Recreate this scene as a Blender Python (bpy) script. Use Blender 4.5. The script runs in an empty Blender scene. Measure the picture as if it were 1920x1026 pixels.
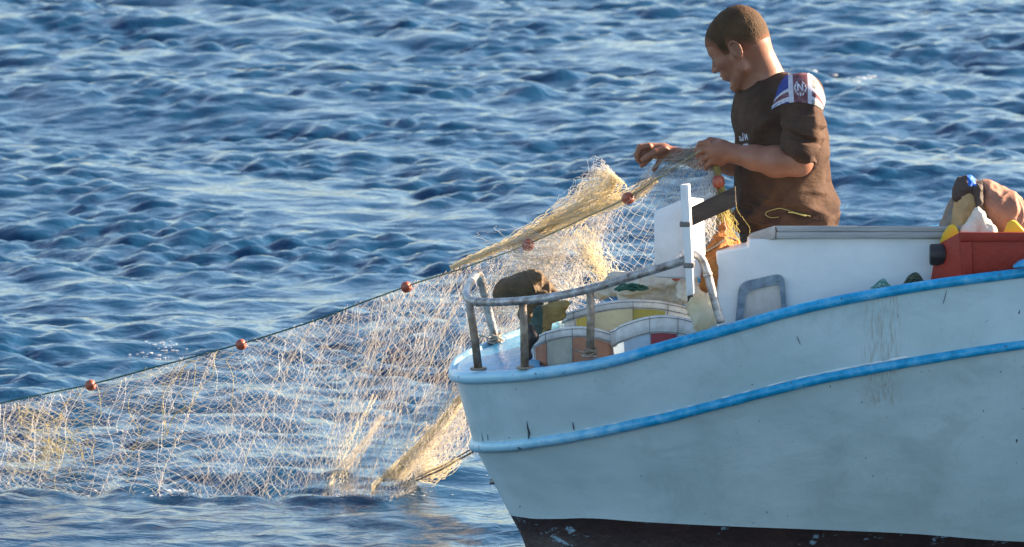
import bpy, math, random
import numpy as np
from mathutils import Vector, Matrix
from mathutils.bvhtree import BVHTree
R = math.radians
C = bpy.context.scene.collection
rng = np.random.default_rng(7)
random.seed(5)

# ------------------------------------------------------------------ camera
D, FPX, TH = 25.0, 15000.0, R(7.5)
H = 0.895 + D * math.tan(TH)
cam = bpy.data.cameras.new('camera'); camo = bpy.data.objects.new('camera', cam); C.objects.link(camo)
camo.location = (0, -D, H); camo.rotation_euler = (R(90) - TH, 0, 0)
cam.sensor_width = 36; cam.lens = FPX / 1920 * 36
cam.clip_start = 0.5; cam.clip_end = 20000
cam.dof.use_dof = True; cam.dof.focus_distance = D; cam.dof.aperture_fstop = 10.5
bpy.context.scene.camera = camo

# ------------------------------------------------------------------ light
SUN_AZ = R(18)          # angle from +X towards +Y
SUN_EL = R(22)
w = bpy.data.worlds.new('World'); bpy.context.scene.world = w; w.use_nodes = True
nt = w.node_tree; bg = nt.nodes['Background']
sky = nt.nodes.new('ShaderNodeTexSky'); sky.sky_type = 'NISHITA'; sky.sun_disc = False
sky.sun_elevation = SUN_EL; sky.sun_rotation = R(90) - SUN_AZ
sky.air_density = 1.0; sky.dust_density = .8; sky.ozone_density = 1.7
nt.links.new(sky.outputs[0], bg.inputs[0]); bg.inputs[1].default_value = 0.078
sl = bpy.data.lights.new('sun', 'SUN'); so = bpy.data.objects.new('sun', sl); C.objects.link(so)
sl.energy = 5.0; sl.angle = R(0.5); sl.color = (1.0, 0.79, 0.57)
sd = Vector((math.cos(SUN_AZ) * math.cos(SUN_EL), math.sin(SUN_AZ) * math.cos(SUN_EL), math.sin(SUN_EL)))
so.rotation_euler = sd.to_track_quat('Z', 'Y').to_euler(); so.location = sd * 50
vs = bpy.context.scene.view_settings
vs.view_transform = 'Standard'; vs.look = 'None'; vs.gamma = 1; vs.exposure = 2.03
bpy.context.scene.cycles.max_bounces = 6

# ------------------------------------------------------------------ helpers
ST, CT = math.sin(TH), math.cos(TH)
def W(px, py, y):
    a, b = (px - 960) / FPX, (513 - py) / FPX
    d = np.array([a, CT + b * ST, -ST + b * CT]); t = (y + D) / d[1]
    return np.array([t * d[0], y, H + t * d[2]])
def WZ(px, py, z):
    a, b = (px - 960) / FPX, (513 - py) / FPX
    d = np.array([a, CT + b * ST, -ST + b * CT]); t = (z - H) / d[2]
    return np.array([t * d[0], -D + t * d[1], z])

def lab(o, label=None, cat=None, group=None, kind=None):
    if label: o['label'] = label
    if cat: o['category'] = cat
    if group: o['group'] = group
    if kind: o['kind'] = kind
    return o
def empty(name, loc, label, cat, group=None):
    o = bpy.data.objects.new(name, None); C.objects.link(o); o.location = Vector(loc); o.empty_display_size = .05
    return lab(o, label, cat, group)
def link(name, me, mats, parent=None, smooth=True):
    o = bpy.data.objects.new(name, me); C.objects.link(o)
    for m in (mats if isinstance(mats, (list, tuple)) else [mats]): me.materials.append(m)
    if smooth:
        me.polygons.foreach_set('use_smooth', [True] * len(me.polygons))
    if parent:
        o.parent = parent
        p = parent; off = Vector((0, 0, 0))
        while p: off += p.location; p = p.parent
        o.matrix_parent_inverse = Matrix.Identity(4)
        me.transform(Matrix.Translation(-off))
    me.update()
    return o
def mk(name, V, F, mats, parent=None, smooth=True, mi=None):
    me = bpy.data.meshes.new(name)
    V = np.asarray(V, dtype=np.float64)
    if isinstance(F, np.ndarray):
        n, k = F.shape
        me.vertices.add(len(V)); me.vertices.foreach_set('co', V.ravel())
        me.loops.add(n * k); me.loops.foreach_set('vertex_index', F.ravel().astype(np.int32))
        me.polygons.add(n); me.polygons.foreach_set('loop_start', np.arange(0, n * k, k, dtype=np.int32))
        me.update(calc_edges=True)
    else:
        me.from_pydata([tuple(v) for v in V], [], F)
    if mi is not None: me.polygons.foreach_set('material_index', np.asarray(mi, dtype=np.int32))
    return link(name, me, mats, parent, smooth)

class MB:
    def __init__(s): s.v = []; s.f = []; s.m = []
    def add(s, V, F, m=0):
        n = len(s.v); s.v += [tuple(v) for v in V]; s.f += [tuple(i + n for i in f) for f in F]; s.m += [m] * len(F)
    def tube(s, pts, r, sides=10, m=0, closed=False, caps=True):
        P = [Vector(p) for p in pts]; n = len(P)
        rr = r if isinstance(r, (list, tuple, np.ndarray)) else [r] * n
        T = []
        for i in range(n):
            a = P[(i - 1) % n] if closed or i > 0 else P[i]; b = P[(i + 1) % n] if closed or i < n - 1 else P[i]
            T.append((b - a).normalized())
        u = T[0].orthogonal().normalized(); V = []
        for i in range(n):
            u = (u - T[i] * u.dot(T[i])).normalized(); q = T[i].cross(u)
            for k in range(sides):
                a = 2 * math.pi * k / sides
                V.append(P[i] + (u * math.cos(a) + q * math.sin(a)) * rr[i])
        F = []
        for i in range(n if closed else n - 1):
            for k in range(sides):
                a, b = i * sides + k, i * sides + (k + 1) % sides
                j = (i + 1) % n; c, d = j * sides + (k + 1) % sides, j * sides + k
                F.append((a, b, c, d))
        if caps and not closed:
            F.append(tuple(range(sides))[::-1]); F.append(tuple((n - 1) * sides + k for k in range(sides)))
        s.add(V, F, m)
    def prism(s, poly, ext, m=0):
        P = [Vector(p) for p in poly]; e = Vector(ext); n = len(P)
        s.add(P + [p + e for p in P], [tuple(range(n))] + [tuple(range(n, 2 * n))[::-1]] +
              [(i, i + n, (i + 1) % n + n, (i + 1) % n) for i in range(n)], m)
    def build(s, name, mats, parent=None, smooth=True, bevel=0, sub=0):
        o = mk(name, s.v, s.f, mats, parent, smooth, s.m)
        import bmesh
        bm = bmesh.new(); bm.from_mesh(o.data); bmesh.ops.recalc_face_normals(bm, faces=bm.faces); bm.to_mesh(o.data); bm.free()
        if bevel:
            b = o.modifiers.new('b', 'BEVEL'); b.width = bevel; b.segments = 3; b.limit_method = 'ANGLE'; b.angle_limit = R(35); b.harden_normals = False
            o.data.polygons.foreach_set('use_smooth', [True] * len(o.data.polygons))
        if sub: q = o.modifiers.new('s', 'SUBSURF'); q.levels = q.render_levels = sub
        return o

def segs(P0, P1, r, sides=3):
    """independent thin prisms between two arrays of points -> V, F"""
    P0, P1 = np.asarray(P0), np.asarray(P1); n = len(P0)
    T = P1 - P0; T /= np.linalg.norm(T, axis=1)[:, None] + 1e-9
    ref = np.where(np.abs(T[:, 1:2]) < .9, np.array([[0, 1., 0]]), np.array([[1., 0, 0]]))
    U = np.cross(T, ref); U /= np.linalg.norm(U, axis=1)[:, None]; Q = np.cross(T, U)
    r = np.broadcast_to(np.asarray(r, dtype=float), (n,))[:, None]
    V = np.zeros((n, 2, sides, 3))
    for k in range(sides):
        a = 2 * math.pi * k / sides; o = (U * math.cos(a) + Q * math.sin(a)) * r
        V[:, 0, k] = P0 + o; V[:, 1, k] = P1 + o
    b = (np.arange(n) * 2 * sides)[:, None, None]; ks = np.arange(sides)
    F = np.stack([ks, (ks + 1) % sides, (ks + 1) % sides + sides, ks + sides], 1)[None] + b
    return V.reshape(-1, 3), F.reshape(-1, 4)

def vnoise(P, scale, seed=0):
    P = np.asarray(P) * scale + seed * 17.31
    I = np.floor(P).astype(np.int64); f = P - I; f = f * f * (3 - 2 * f)
    def h(i, j, k):
        n = (i * 73856093) ^ (j * 19349663) ^ (k * 83492791) ^ (seed * 2654435)
        n = (n ^ (n >> 13)) * 1274126177 & 0x7fffffff
        n = n ^ (n >> 15)
        return (n % 100003) / 50001.5 - 1
    o = 0
    for a in (0, 1):
        for b in (0, 1):
            for c in (0, 1):
                wgt = (f[:, 0] if a else 1 - f[:, 0]) * (f[:, 1] if b else 1 - f[:, 1]) * (f[:, 2] if c else 1 - f[:, 2])
                o = o + wgt * h(I[:, 0] + a, I[:, 1] + b, I[:, 2] + c)
    return o

# ---- signed distance modelling with surface nets
class SDF:
    def __init__(s, lo, hi, h):
        s.h = h; s.lo = np.array(lo, float)
        s.n = (np.ceil((np.array(hi) - s.lo) / h)).astype(int) + 1
        s.F = np.full(tuple(s.n), 1.0, np.float32)
    def _box(s, lo, hi):
        a = np.clip(np.floor((np.array(lo) - s.lo) / s.h).astype(int), 0, s.n)
        b = np.clip(np.ceil((np.array(hi) - s.lo) / s.h).astype(int) + 1, 0, s.n)
        return a, b
    def apply(s, fn, lo, hi, k=.01, mode='add'):
        a, b = s._box(np.array(lo) - k - .01, np.array(hi) + k + .01)
        if (b <= a).any(): return
        X = (s.lo[0] + s.h * np.arange(a[0], b[0]))[:, None, None]
        Y = (s.lo[1] + s.h * np.arange(a[1], b[1]))[None, :, None]
        Z = (s.lo[2] + s.h * np.arange(a[2], b[2]))[None, None, :]
        d = fn(X, Y, Z).astype(np.float32)
        sub = s.F[a[0]:b[0], a[1]:b[1], a[2]:b[2]]
        if mode == 'add':
            h = np.maximum(k - np.abs(sub - d), 0) / k; r = np.minimum(sub, d) - h * h * k * .25
        elif mode == 'cut':
            d = -d; h = np.maximum(k - np.abs(sub - d), 0) / k; r = np.maximum(sub, d) + h * h * k * .25
        elif mode == 'max': r = np.maximum(sub, d)
        s.F[a[0]:b[0], a[1]:b[1], a[2]:b[2]] = r
    def cone(s, p, q, r1, r2, k=.01, mode='add'):
        p, q = np.array(p, float), np.array(q, float); ba = q - p; L = ba.dot(ba) + 1e-12
        def fn(X, Y, Z):
            t = np.clip(((X - p[0]) * ba[0] + (Y - p[1]) * ba[1] + (Z - p[2]) * ba[2]) / L, 0, 1)
            return np.sqrt((X - p[0] - t * ba[0])**2 + (Y - p[1] - t * ba[1])**2 + (Z - p[2] - t * ba[2])**2) - (r1 + (r2 - r1) * t)
        r = max(r1, r2); s.apply(fn, np.minimum(p, q) - r, np.maximum(p, q) + r, k, mode)
    def chain(s, pts, rs, k=.01):
        for i in range(len(pts) - 1): s.cone(pts[i], pts[i + 1], rs[i], rs[i + 1], k)
    def ell(s, c, r, M=None, k=.01, mode='add'):
        c = np.array(c, float); r = np.array(r, float); M = np.eye(3) if M is None else np.array(M)   # rows: local axes
        def fn(X, Y, Z):
            x, y, z = X - c[0], Y - c[1], Z - c[2]
            l = [(M[i][0] * x + M[i][1] * y + M[i][2] * z) for i in range(3)]
            k0 = np.sqrt((l[0] / r[0])**2 + (l[1] / r[1])**2 + (l[2] / r[2])**2)
            k1 = np.sqrt((l[0] / r[0]**2)**2 + (l[1] / r[1]**2)**2 + (l[2] / r[2]**2)**2) + 1e-9
            return k0 * (k0 - 1) / k1
        m = r.max(); s.apply(fn, c - m, c + m, k, mode)
    def mesh(s):
        F = s.F; h = s.h; ins = F < 0
        cnt = np.zeros(tuple(np.array(F.shape) - 1), np.int8)
        for a in (0, 1):
            for b in (0, 1):
                for c in (0, 1):
                    cnt += ins[a:F.shape[0] - 1 + a, b:F.shape[1] - 1 + b, c:F.shape[2] - 1 + c]
        act = np.argwhere((cnt > 0) & (cnt < 8)); N = len(act)
        idx = np.full(cnt.shape, -1, np.int32); idx[act[:, 0], act[:, 1], act[:, 2]] = np.arange(N)
        acc = np.zeros((N, 3)); num = np.zeros(N)
        cs = [(a, b, c) for a in (0, 1) for b in (0, 1) for c in (0, 1)]
        for p in cs:
            for ax in range(3):
                if p[ax]: continue
                q = list(p); q[ax] = 1
                f0 = F[act[:, 0] + p[0], act[:, 1] + p[1], act[:, 2] + p[2]].astype(float)
                f1 = F[act[:, 0] + q[0], act[:, 1] + q[1], act[:, 2] + q[2]].astype(float)
                m = (f0 < 0) != (f1 < 0); t = np.where(m, f0 / np.where(m, f0 - f1, 1), 0)
                pos = np.tile(np.array(p, float), (N, 1)); pos[:, ax] = t
                acc[m] += pos[m]; num[m] += 1
        V = (act + acc / num[:, None]) * h + s.lo
        Q = []
        for ax in range(3):
            sl0 = [slice(1, -1)] * 3; sl1 = [slice(1, -1)] * 3
            sl0[ax] = slice(0, -1); sl1[ax] = slice(1, None)
            a = ins[tuple(sl0)]; b = ins[tuple(sl1)]
            e = np.argwhere(a != b)
            if not len(e): continue
            off = np.array([1, 1, 1]); off[ax] = 0; g = e + off
            u, v = (ax + 1) % 3, (ax + 2) % 3
            def cell(du, dv):
                c = g.copy(); c[:, u] -= du; c[:, v] -= dv
                return idx[c[:, 0], c[:, 1], c[:, 2]]
            q = np.stack([cell(0, 0), cell(1, 0), cell(1, 1), cell(0, 1)], 1)
            sgn = a[e[:, 0], e[:, 1], e[:, 2]]
            q[~sgn] = q[~sgn][:, ::-1]
            Q.append(q[(q >= 0).all(1)])
        return V, np.concatenate(Q)
def normals(V, Fq):
    n = np.cross(V[Fq[:, 2]] - V[Fq[:, 0]], V[Fq[:, 3]] - V[Fq[:, 1]]); N = np.zeros_like(V)
    for k in range(4): np.add.at(N, Fq[:, k], n)
    return N / (np.linalg.norm(N, axis=1)[:, None] + 1e-12)
def smooth(V, Fq, it=1, lam=.5):
    E = np.concatenate([Fq[:, [0, 1]], Fq[:, [1, 2]], Fq[:, [2, 3]], Fq[:, [3, 0]]])
    for _ in range(it):
        A = np.zeros_like(V); c = np.zeros(len(V))
        np.add.at(A, E[:, 0], V[E[:, 1]]); np.add.at(c, E[:, 0], 1)
        np.add.at(A, E[:, 1], V[E[:, 0]]); np.add.at(c, E[:, 1], 1)
        V = V + (A / c[:, None] - V) * lam
    return V

# ---- materials
def srgb(r, g, b):
    f = lambda c: (c / 255 / 12.92) if c / 255 <= .04045 else ((c / 255 + .055) / 1.055)**2.4
    return (f(r), f(g), f(b), 1)
def M(name, c1, c2=None, scale=8, rough=.6, bump=0, bscale=None, spec=.5, trans=0, sss=0, stretch=(1, 1, 1), lo=.35, hi=.65, metal=0, coat=0, bdist=.01, bstretch=None):
    m = bpy.data.materials.new(name); m.use_nodes = True; n = m.node_tree.nodes; l = m.node_tree.links
    b = n['Principled BSDF']; b.inputs['Roughness'].default_value = rough; b.inputs['Metallic'].default_value = metal
    b.inputs['Specular IOR Level'].default_value = spec; b.inputs['Coat Weight'].default_value = coat
    c1 = tuple(c1[:3]) + (1,); b.inputs['Base Color'].default_value = c1
    tc = n.new('ShaderNodeTexCoord'); mp = n.new('ShaderNodeMapping'); mp.inputs['Scale'].default_value = stretch
    l.new(tc.outputs['Object'], mp.inputs[0]); col = None
    if c2 is not None:
        nz = n.new('ShaderNodeTexNoise'); nz.inputs['Scale'].default_value = scale; nz.inputs['Detail'].default_value = 6; nz.inputs['Roughness'].default_value = .62
        l.new(mp.outputs[0], nz.inputs['Vector'])
        rp = n.new('ShaderNodeValToRGB'); rp.color_ramp.elements[0].position = lo; rp.color_ramp.elements[1].position = hi
        rp.color_ramp.elements[0].color = c1; rp.color_ramp.elements[1].color = tuple(c2[:3]) + (1,)
        l.new(nz.outputs[0], rp.inputs[0]); l.new(rp.outputs[0], b.inputs['Base Color']); col = rp.outputs[0]
    if bump:
        nb = n.new('ShaderNodeTexNoise'); nb.inputs['Scale'].default_value = bscale or scale * 3; nb.inputs['Detail'].default_value = 5
        mb_ = n.new('ShaderNodeMapping'); mb_.inputs['Scale'].default_value = bstretch or stretch
        l.new(tc.outputs['Object'], mb_.inputs[0]); l.new(mb_.outputs[0], nb.inputs['Vector'])
        bp = n.new('ShaderNodeBump'); bp.inputs['Strength'].default_value = bump; bp.inputs['Distance'].default_value = bdist
        l.new(nb.outputs[0], bp.inputs['Height']); l.new(bp.outputs[0], b.inputs['Normal'])
    if sss:
        b.inputs['Subsurface Weight'].default_value = sss; b.inputs['Subsurface Radius'].default_value = (1, .3, .15); b.inputs['Subsurface Scale'].default_value = .008
    if trans:
        t = n.new('ShaderNodeBsdfTranslucent'); mx = n.new('ShaderNodeMixShader'); mx.inputs[0].default_value = trans
        if col: l.new(col, t.inputs[0])
        else: t.inputs[0].default_value = c1
        l.new(b.outputs[0], mx.inputs[1]); l.new(t.outputs[0], mx.inputs[2]); l.new(mx.outputs[0], n['Material Output'].inputs[0])
    return m
def node_mat(name):
    m = bpy.data.materials.new(name); m.use_nodes = True
    return m, m.node_tree.nodes, m.node_tree.links, m.node_tree.nodes['Principled BSDF']

# ------------------------------------------------------------------ the sea
def fft_tile(N, L, lmin, lmax, peak, rms, seed, wdir, spread):
    g = np.random.default_rng(seed)
    k = np.fft.fftfreq(N, L / N) * 2 * np.pi; KX, KY = np.meshgrid(k, k, indexing='ij'); K = np.hypot(KX, KY) + 1e-9
    lam = 2 * np.pi / K; kp = 2 * np.pi / peak
    S = K**-4.0 * np.exp(-1.0 * (kp / K)**2)
    S *= (lam > lmin) & (lam < lmax)
    c = (KX * math.cos(wdir) + KY * math.sin(wdir)) / K
    S *= np.abs(c)**spread + .06
    A = np.sqrt(S) * (g.normal(size=K.shape) + 1j * g.normal(size=K.shape)); A[0, 0] = 0
    Hh = np.fft.ifft2(A); s = rms / Hh.real.std()
    dx = np.fft.ifft2(-1j * KX / K * A).real * s; dy = np.fft.ifft2(-1j * KY / K * A).real * s
    return Hh.real * s, dx, dy
def sample(T, L, X, Y):
    N = T.shape[0]; u, v = X / L * N, Y / L * N
    i, j = np.floor(u).astype(int), np.floor(v).astype(int); fu, fv = u - i, v - j; i %= N; j %= N; i1, j1 = (i + 1) % N, (j + 1) % N
    return T[i, j] * (1 - fu) * (1 - fv) + T[i1, j] * fu * (1 - fv) + T[i, j1] * (1 - fu) * fv + T[i1, j1] * fu * fv
def axis(a, b, step, lim, gr=1.09):
    c = list(np.arange(a, b, step)); s = step; x = c[-1]
    while x < lim: s *= gr; x += s; c.append(x)
    s = step; x = c[0]; pre = []
    while x > -lim: s *= gr; x -= s; pre.append(x)
    return np.array(pre[::-1] + c)
def sea():
    xs, ys = axis(-4.2, 4.4, .033, 9000, 1.07), axis(-3.0, 22, .027, 9000, 1.03)
    X, Y = np.meshgrid(xs, ys, indexing='ij')
    sx, sy = np.gradient(xs), np.gradient(ys); sp = np.maximum(sx[:, None], sy[None, :])
    t0 = fft_tile(1024, 41.0, 1.2, 9, 3.2, .020, 8, R(62), 2.0)
    t1 = fft_tile(1024, 23.0, .28, 2.5, .66, .0102, 3, R(72), 1.0)
    t2 = fft_tile(1024, 9.7, .09, .6, .21, .0062, 4, R(105), .5)
    calm = .30 + .70 * np.clip((Y - .5 - .5 * np.sin(X * 1.3 + 1)) / .9, 0, 1)          # the boat's lee keeps the near water slicker
    g0 = sample(t0[0], 41.0, X * .9 + 5, Y * .5 + 2) / .020
    Z = np.zeros_like(X); DX = np.zeros_like(X); DY = np.zeros_like(X)
    for T, L, a, ch in ((t0, 41.0, np.clip(.8 / sp, 0, 1) * (.5 + .5 * calm), .8), (t1, 23.0, np.clip(.22 / sp, 0, 1) * calm**.7 * np.clip(1 + .34 * g0, .35, 2), .8), (t2, 9.7, np.clip(.06 / sp, 0, 1) * calm * np.clip(1 + .45 * sample(t1[0], 23.0, X * .4 + 3, Y * .4 + 9) / .0102, .2, 2.4), .5)):
        Z += sample(T[0], L, X, Y) * a; DX += sample(T[1], L, X, Y) * a * ch; DY += sample(T[2], L, X, Y) * a * ch
    V = np.stack([X - DX * 0 + DX, Y + DY, Z], -1).reshape(-1, 3)
    nx, ny = len(xs), len(ys); I = np.arange(nx * ny).reshape(nx, ny)
    F = np.stack([I[:-1, :-1], I[1:, :-1], I[1:, 1:], I[:-1, 1:]], -1).reshape(-1, 4)
    m, n, l, b = node_mat('sea_water')
    b.inputs['Base Color'].default_value = (.004, .036, .084, 1); b.inputs['Roughness'].default_value = .11; b.inputs['IOR'].default_value = 1.34
    geo = n.new('ShaderNodeNewGeometry'); mp = n.new('ShaderNodeMapping'); mp.inputs['Scale'].default_value = (.8, 1.15, 1)
    l.new(geo.outputs['Position'], mp.inputs[0]); last = None
    for sc, st, ds in ((8, .6, .025), (24, .35, .006), (70, .25, .0015)):
        nz = n.new('ShaderNodeTexNoise'); nz.inputs['Scale'].default_value = sc; nz.inputs['Detail'].default_value = 3; nz.inputs['Distortion'].default_value = .6
        l.new(mp.outputs[0], nz.inputs['Vector'])
        bp = n.new('ShaderNodeBump'); bp.inputs['Strength'].default_value = st; bp.inputs['Distance'].default_value = ds
        l.new(nz.outputs[0], bp.inputs['Height'])
        if last: l.new(last.outputs[0], bp.inputs['Normal'])
        last = bp
    l.new(last.outputs[0], b.inputs['Normal'])
    o = mk('sea', V, F, m); lab(o, kind='structure')
    return V
SEAV = sea()

# ------------------------------------------------------------------ boat
boat = empty('fishing_boat', W(1500, 1000, 0), 'small wooden fishing boat with pale blue hull and bright blue rails', 'boat')
def cr(P, n):                        # catmull-rom through rows of P
    P = np.asarray(P, float); out = []
    for i in range(len(P) - 1):
        p0, p1, p2, p3 = P[max(i - 1, 0)], P[i], P[i + 1], P[min(i + 2, len(P) - 1)]
        for k in range(n):
            t = k / n
            out.append(.5 * ((2 * p1) + (-p0 + p2) * t + (2 * p0 - 5 * p1 + 4 * p2 - p3) * t * t + (-p0 + 3 * p1 - 3 * p2 + p3) * t**3))
    out.append(P[-1]); return np.array(out)
RAIL = [(852,704,0),(853,705,.08),(860,707,.17),(878,709,.25),(910,708,.33),(960,705,.43),(1040,697,.51),(1150,676,.575),(1300,636,.63),(1500,580,.655),(1700,541,.65),(1920,512,.60)]
RUB = [(889,836,0),(891,837,.05),(897,838,.1),(911,838,.17),(940,837,.24),(985,832,.32),(1060,821,.40),(1165,801,.47),(1310,768,.535),(1505,718,.57),(1702,680,.58),(1920,646,.54)]
BOOT = [(957,966,0),(959,967,.015),(965,968,.04),(979,970,.08),(1005,973,.13),(1050,973,.2),(1110,972,.26),(1210,979,.29),(1345,986,.30),(1525,993,.27),(1710,1001,.23),(1920,1016,.20)]
def near(tab): return [W(x, y, -b) for x, y, b in tab]
def ext(L, bs, dz):                  # carry the line on to the far end of the boat, out of frame
    x0, z0 = L[-1][0], L[-1][2]; out = list(L)
    for (dx, fb, fz) in ((.45, 1.03, .10), (1.2, 1.05, .32), (2.1, 1.0, .62), (2.9, .78, .95), (3.5, .42, 1.2), (3.75, .0, 1.3)):
        out.append(np.array([x0 + dx - (0 if fb else 0), -bs * fb, z0 + dz * fz]))
    return out
L_rail = ext(near(RAIL), .60, .5); L_rub = ext(near(RUB), .54, .42); L_boot = ext(near(BOOT), .20, .02)
n0 = len(L_rail)
L_wl = []
for i, p in enumerate(L_boot):
    f = i / (n0 - 1); sh = .085 * max(0, 1 - i / 5) - (.25 * max(0, (i - n0 + 5) / 5))
    L_wl.append(np.array([p[0] + sh, p[1] * .84, -.04]))
L_keel = [np.array([p[0] + (.18 * max(0, 1 - i / 6)) - .4 * max(0, (i - n0 + 5) / 5), p[1] * .15, -.38]) for i, p in enumerate(L_boot)]
NS = 6
lines = [cr(L, NS) for L in (L_rail, L_rub, L_boot, L_wl, L_keel)]
m_mid = .5 * (lines[0] + lines[1]); m_mid[:, 1] = m_mid[:, 1] * 1.0
def hull_rows():
    A = lines; rows = []
    ctrl = np.stack(A, 0)                                     # 5 x n x 3
    for j in range(ctrl.shape[1]):
        rows.append(np.concatenate([cr(ctrl[:2, j], 5)[:-1], cr(ctrl[1:, j], 7)]))
    return np.array(rows)                                      # n x m x 3
HR = hull_rows(); nst, nrow = HR.shape[:2]; boot_row = 5 + 7
V = np.concatenate([HR.reshape(-1, 3), (HR * [1, -1, 1]).reshape(-1, 3)])
Fh = []; mi = []
for s_ in (0, 1):
    for i in range(nst - 1):
        for j in range(nrow - 1):
            a = s_ * nst * nrow + i * nrow + j; q = (a, a + nrow, a + nrow + 1, a + 1)
            Fh.append(q[::-1] if s_ == 0 else q); mi.append(1 if j >= boot_row else 0)
# painted hull
def hull_paint():
    m, n, l, b = node_mat('hull_paint')
    b.inputs['Roughness'].default_value = .34; b.inputs['Coat Weight'].default_value = .0
    tc = n.new('ShaderNodeTexCoord')
    def noise(sc, stretch, det=6, ro=.6, dist=0):
        mp = n.new('ShaderNodeMapping'); mp.inputs['Scale'].default_value = stretch; l.new(tc.outputs['Object'], mp.inputs[0])
        z = n.new('ShaderNodeTexNoise'); z.inputs['Scale'].default_value = sc; z.inputs['Detail'].default_value = det; z.inputs['Roughness'].default_value = ro; z.inputs['Distortion'].default_value = dist
        l.new(mp.outputs[0], z.inputs['Vector']); return z.outputs[0]
    def ramp(v, a, c):
        r = n.new('ShaderNodeMapRange'); r.inputs[1].default_value = a; r.inputs[2].default_value = c; l.new(v, r.inputs[0]); return r.outputs[0]
    def mix(fac, A, B):
        x = n.new('ShaderNodeMix'); x.data_type = 'RGBA'; l.new(fac, x.inputs[0])
        for s, v in ((6, A), (7, B)):
            if isinstance(v, tuple): x.inputs[s].default_value = v
            else: l.new(v, x.inputs[s])
        return x.outputs[2]
    c = mix(ramp(noise(2.2, (1, 1, 1.6), 5), .38, .66), (.62, .76, .78, 1), (.48, .63, .64, 1))
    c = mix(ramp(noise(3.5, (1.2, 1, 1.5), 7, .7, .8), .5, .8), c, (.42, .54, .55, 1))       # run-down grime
    k = n.new('ShaderNodeMath'); k.operation = 'MULTIPLY'; l.new(ramp(noise(30, (3.5, 1, .12), 3, .6), .62, .8), k.inputs[0]); l.new(ramp(noise(1.7, (1, 1, .6), 2), .5, .68), k.inputs[1])
    c = mix(k.outputs[0], c, (.45, .50, .48, 1))
    c = mix(ramp(noise(55, (1.2, 1, .5), 2, .5), .735, .78), c, (.05, .07, .09, 1))     # small chips
    sp = n.new('ShaderNodeSeparateXYZ'); l.new(tc.outputs['Object'], sp.inputs[0])      # one band of run-down dirt under the cap rail
    def win(v, x0, hw):
        a_ = n.new('ShaderNodeMath'); a_.operation = 'SUBTRACT'; l.new(v, a_.inputs[0]); a_.inputs[1].default_value = x0; a2_ = n.new('ShaderNodeMath'); a2_.operation = 'ABSOLUTE'; l.new(a_.outputs[0], a2_.inputs[0])
        r = n.new('ShaderNodeMapRange'); r.inputs[1].default_value = hw; r.inputs[2].default_value = hw * .35; l.new(a2_.outputs[0], r.inputs[0]); return r.outputs[0]
    k2 = n.new('ShaderNodeMath'); k2.operation = 'MULTIPLY'; l.new(win(sp.outputs[0], W(1655, 590, -.6)[0] - boat.location.x, .075), k2.inputs[0]); l.new(ramp(noise(60, (3, 1, .12), 3, .6), .42, .7), k2.inputs[1])
    k3 = n.new('ShaderNodeMath'); k3.operation = 'MULTIPLY'; l.new(k2.outputs[0], k3.inputs[0]); l.new(ramp(sp.outputs[2], .47, .50), k3.inputs[1])
    c = mix(k3.outputs[0], c, (.42, .44, .39, 1))
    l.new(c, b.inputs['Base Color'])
    bp = n.new('ShaderNodeBump'); bp.inputs['Strength'].default_value = .55; bp.inputs['Distance'].default_value = .006
    l.new(noise(9, (1, 1, 1.4), 5, .55), bp.inputs['Height'])
    bp2 = n.new('ShaderNodeBump'); bp2.inputs['Strength'].default_value = .25; bp2.inputs['Distance'].default_value = .0012
    l.new(noise(90, (1, 1, 1), 4, .6), bp2.inputs['Height']); l.new(bp.outputs[0], bp2.inputs['Normal']); l.new(bp2.outputs[0], b.inputs['Normal'])
    return m
def boot_paint():
    m = M('boot_paint', (.045, .024, .020), (.024, .014, .013), 7, .5, .4, 40)
    n, l = m.node_tree.nodes, m.node_tree.links; b = n['Principled BSDF']; old = b.inputs['Base Color'].links[0].from_socket
    tc = n.new('ShaderNodeTexCoord'); mp = n.new('ShaderNodeMapping'); mp.inputs['Scale'].default_value = (.9, 1, 2.2); l.new(tc.outputs['Object'], mp.inputs[0])
    z = n.new('ShaderNodeTexNoise'); z.inputs['Scale'].default_value = 7; z.inputs['Detail'].default_value = 8; z.inputs['Roughness'].default_value = .75; l.new(mp.outputs[0], z.inputs['Vector'])
    r = n.new('ShaderNodeMapRange'); r.inputs[1].default_value = .59; r.inputs[2].default_value = .61; l.new(z.outputs[0], r.inputs[0])
    x = n.new('ShaderNodeMix'); x.data_type = 'RGBA'; l.new(r.outputs[0], x.inputs[0]); l.new(old, x.inputs[6]); x.inputs[7].default_value = (.2, .31, .38, 1); l.new(x.outputs[2], b.inputs['Base Color'])
    return m
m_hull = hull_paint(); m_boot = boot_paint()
mk('hull', V, Fh, [m_hull, m_boot], boat, True, mi)

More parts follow.
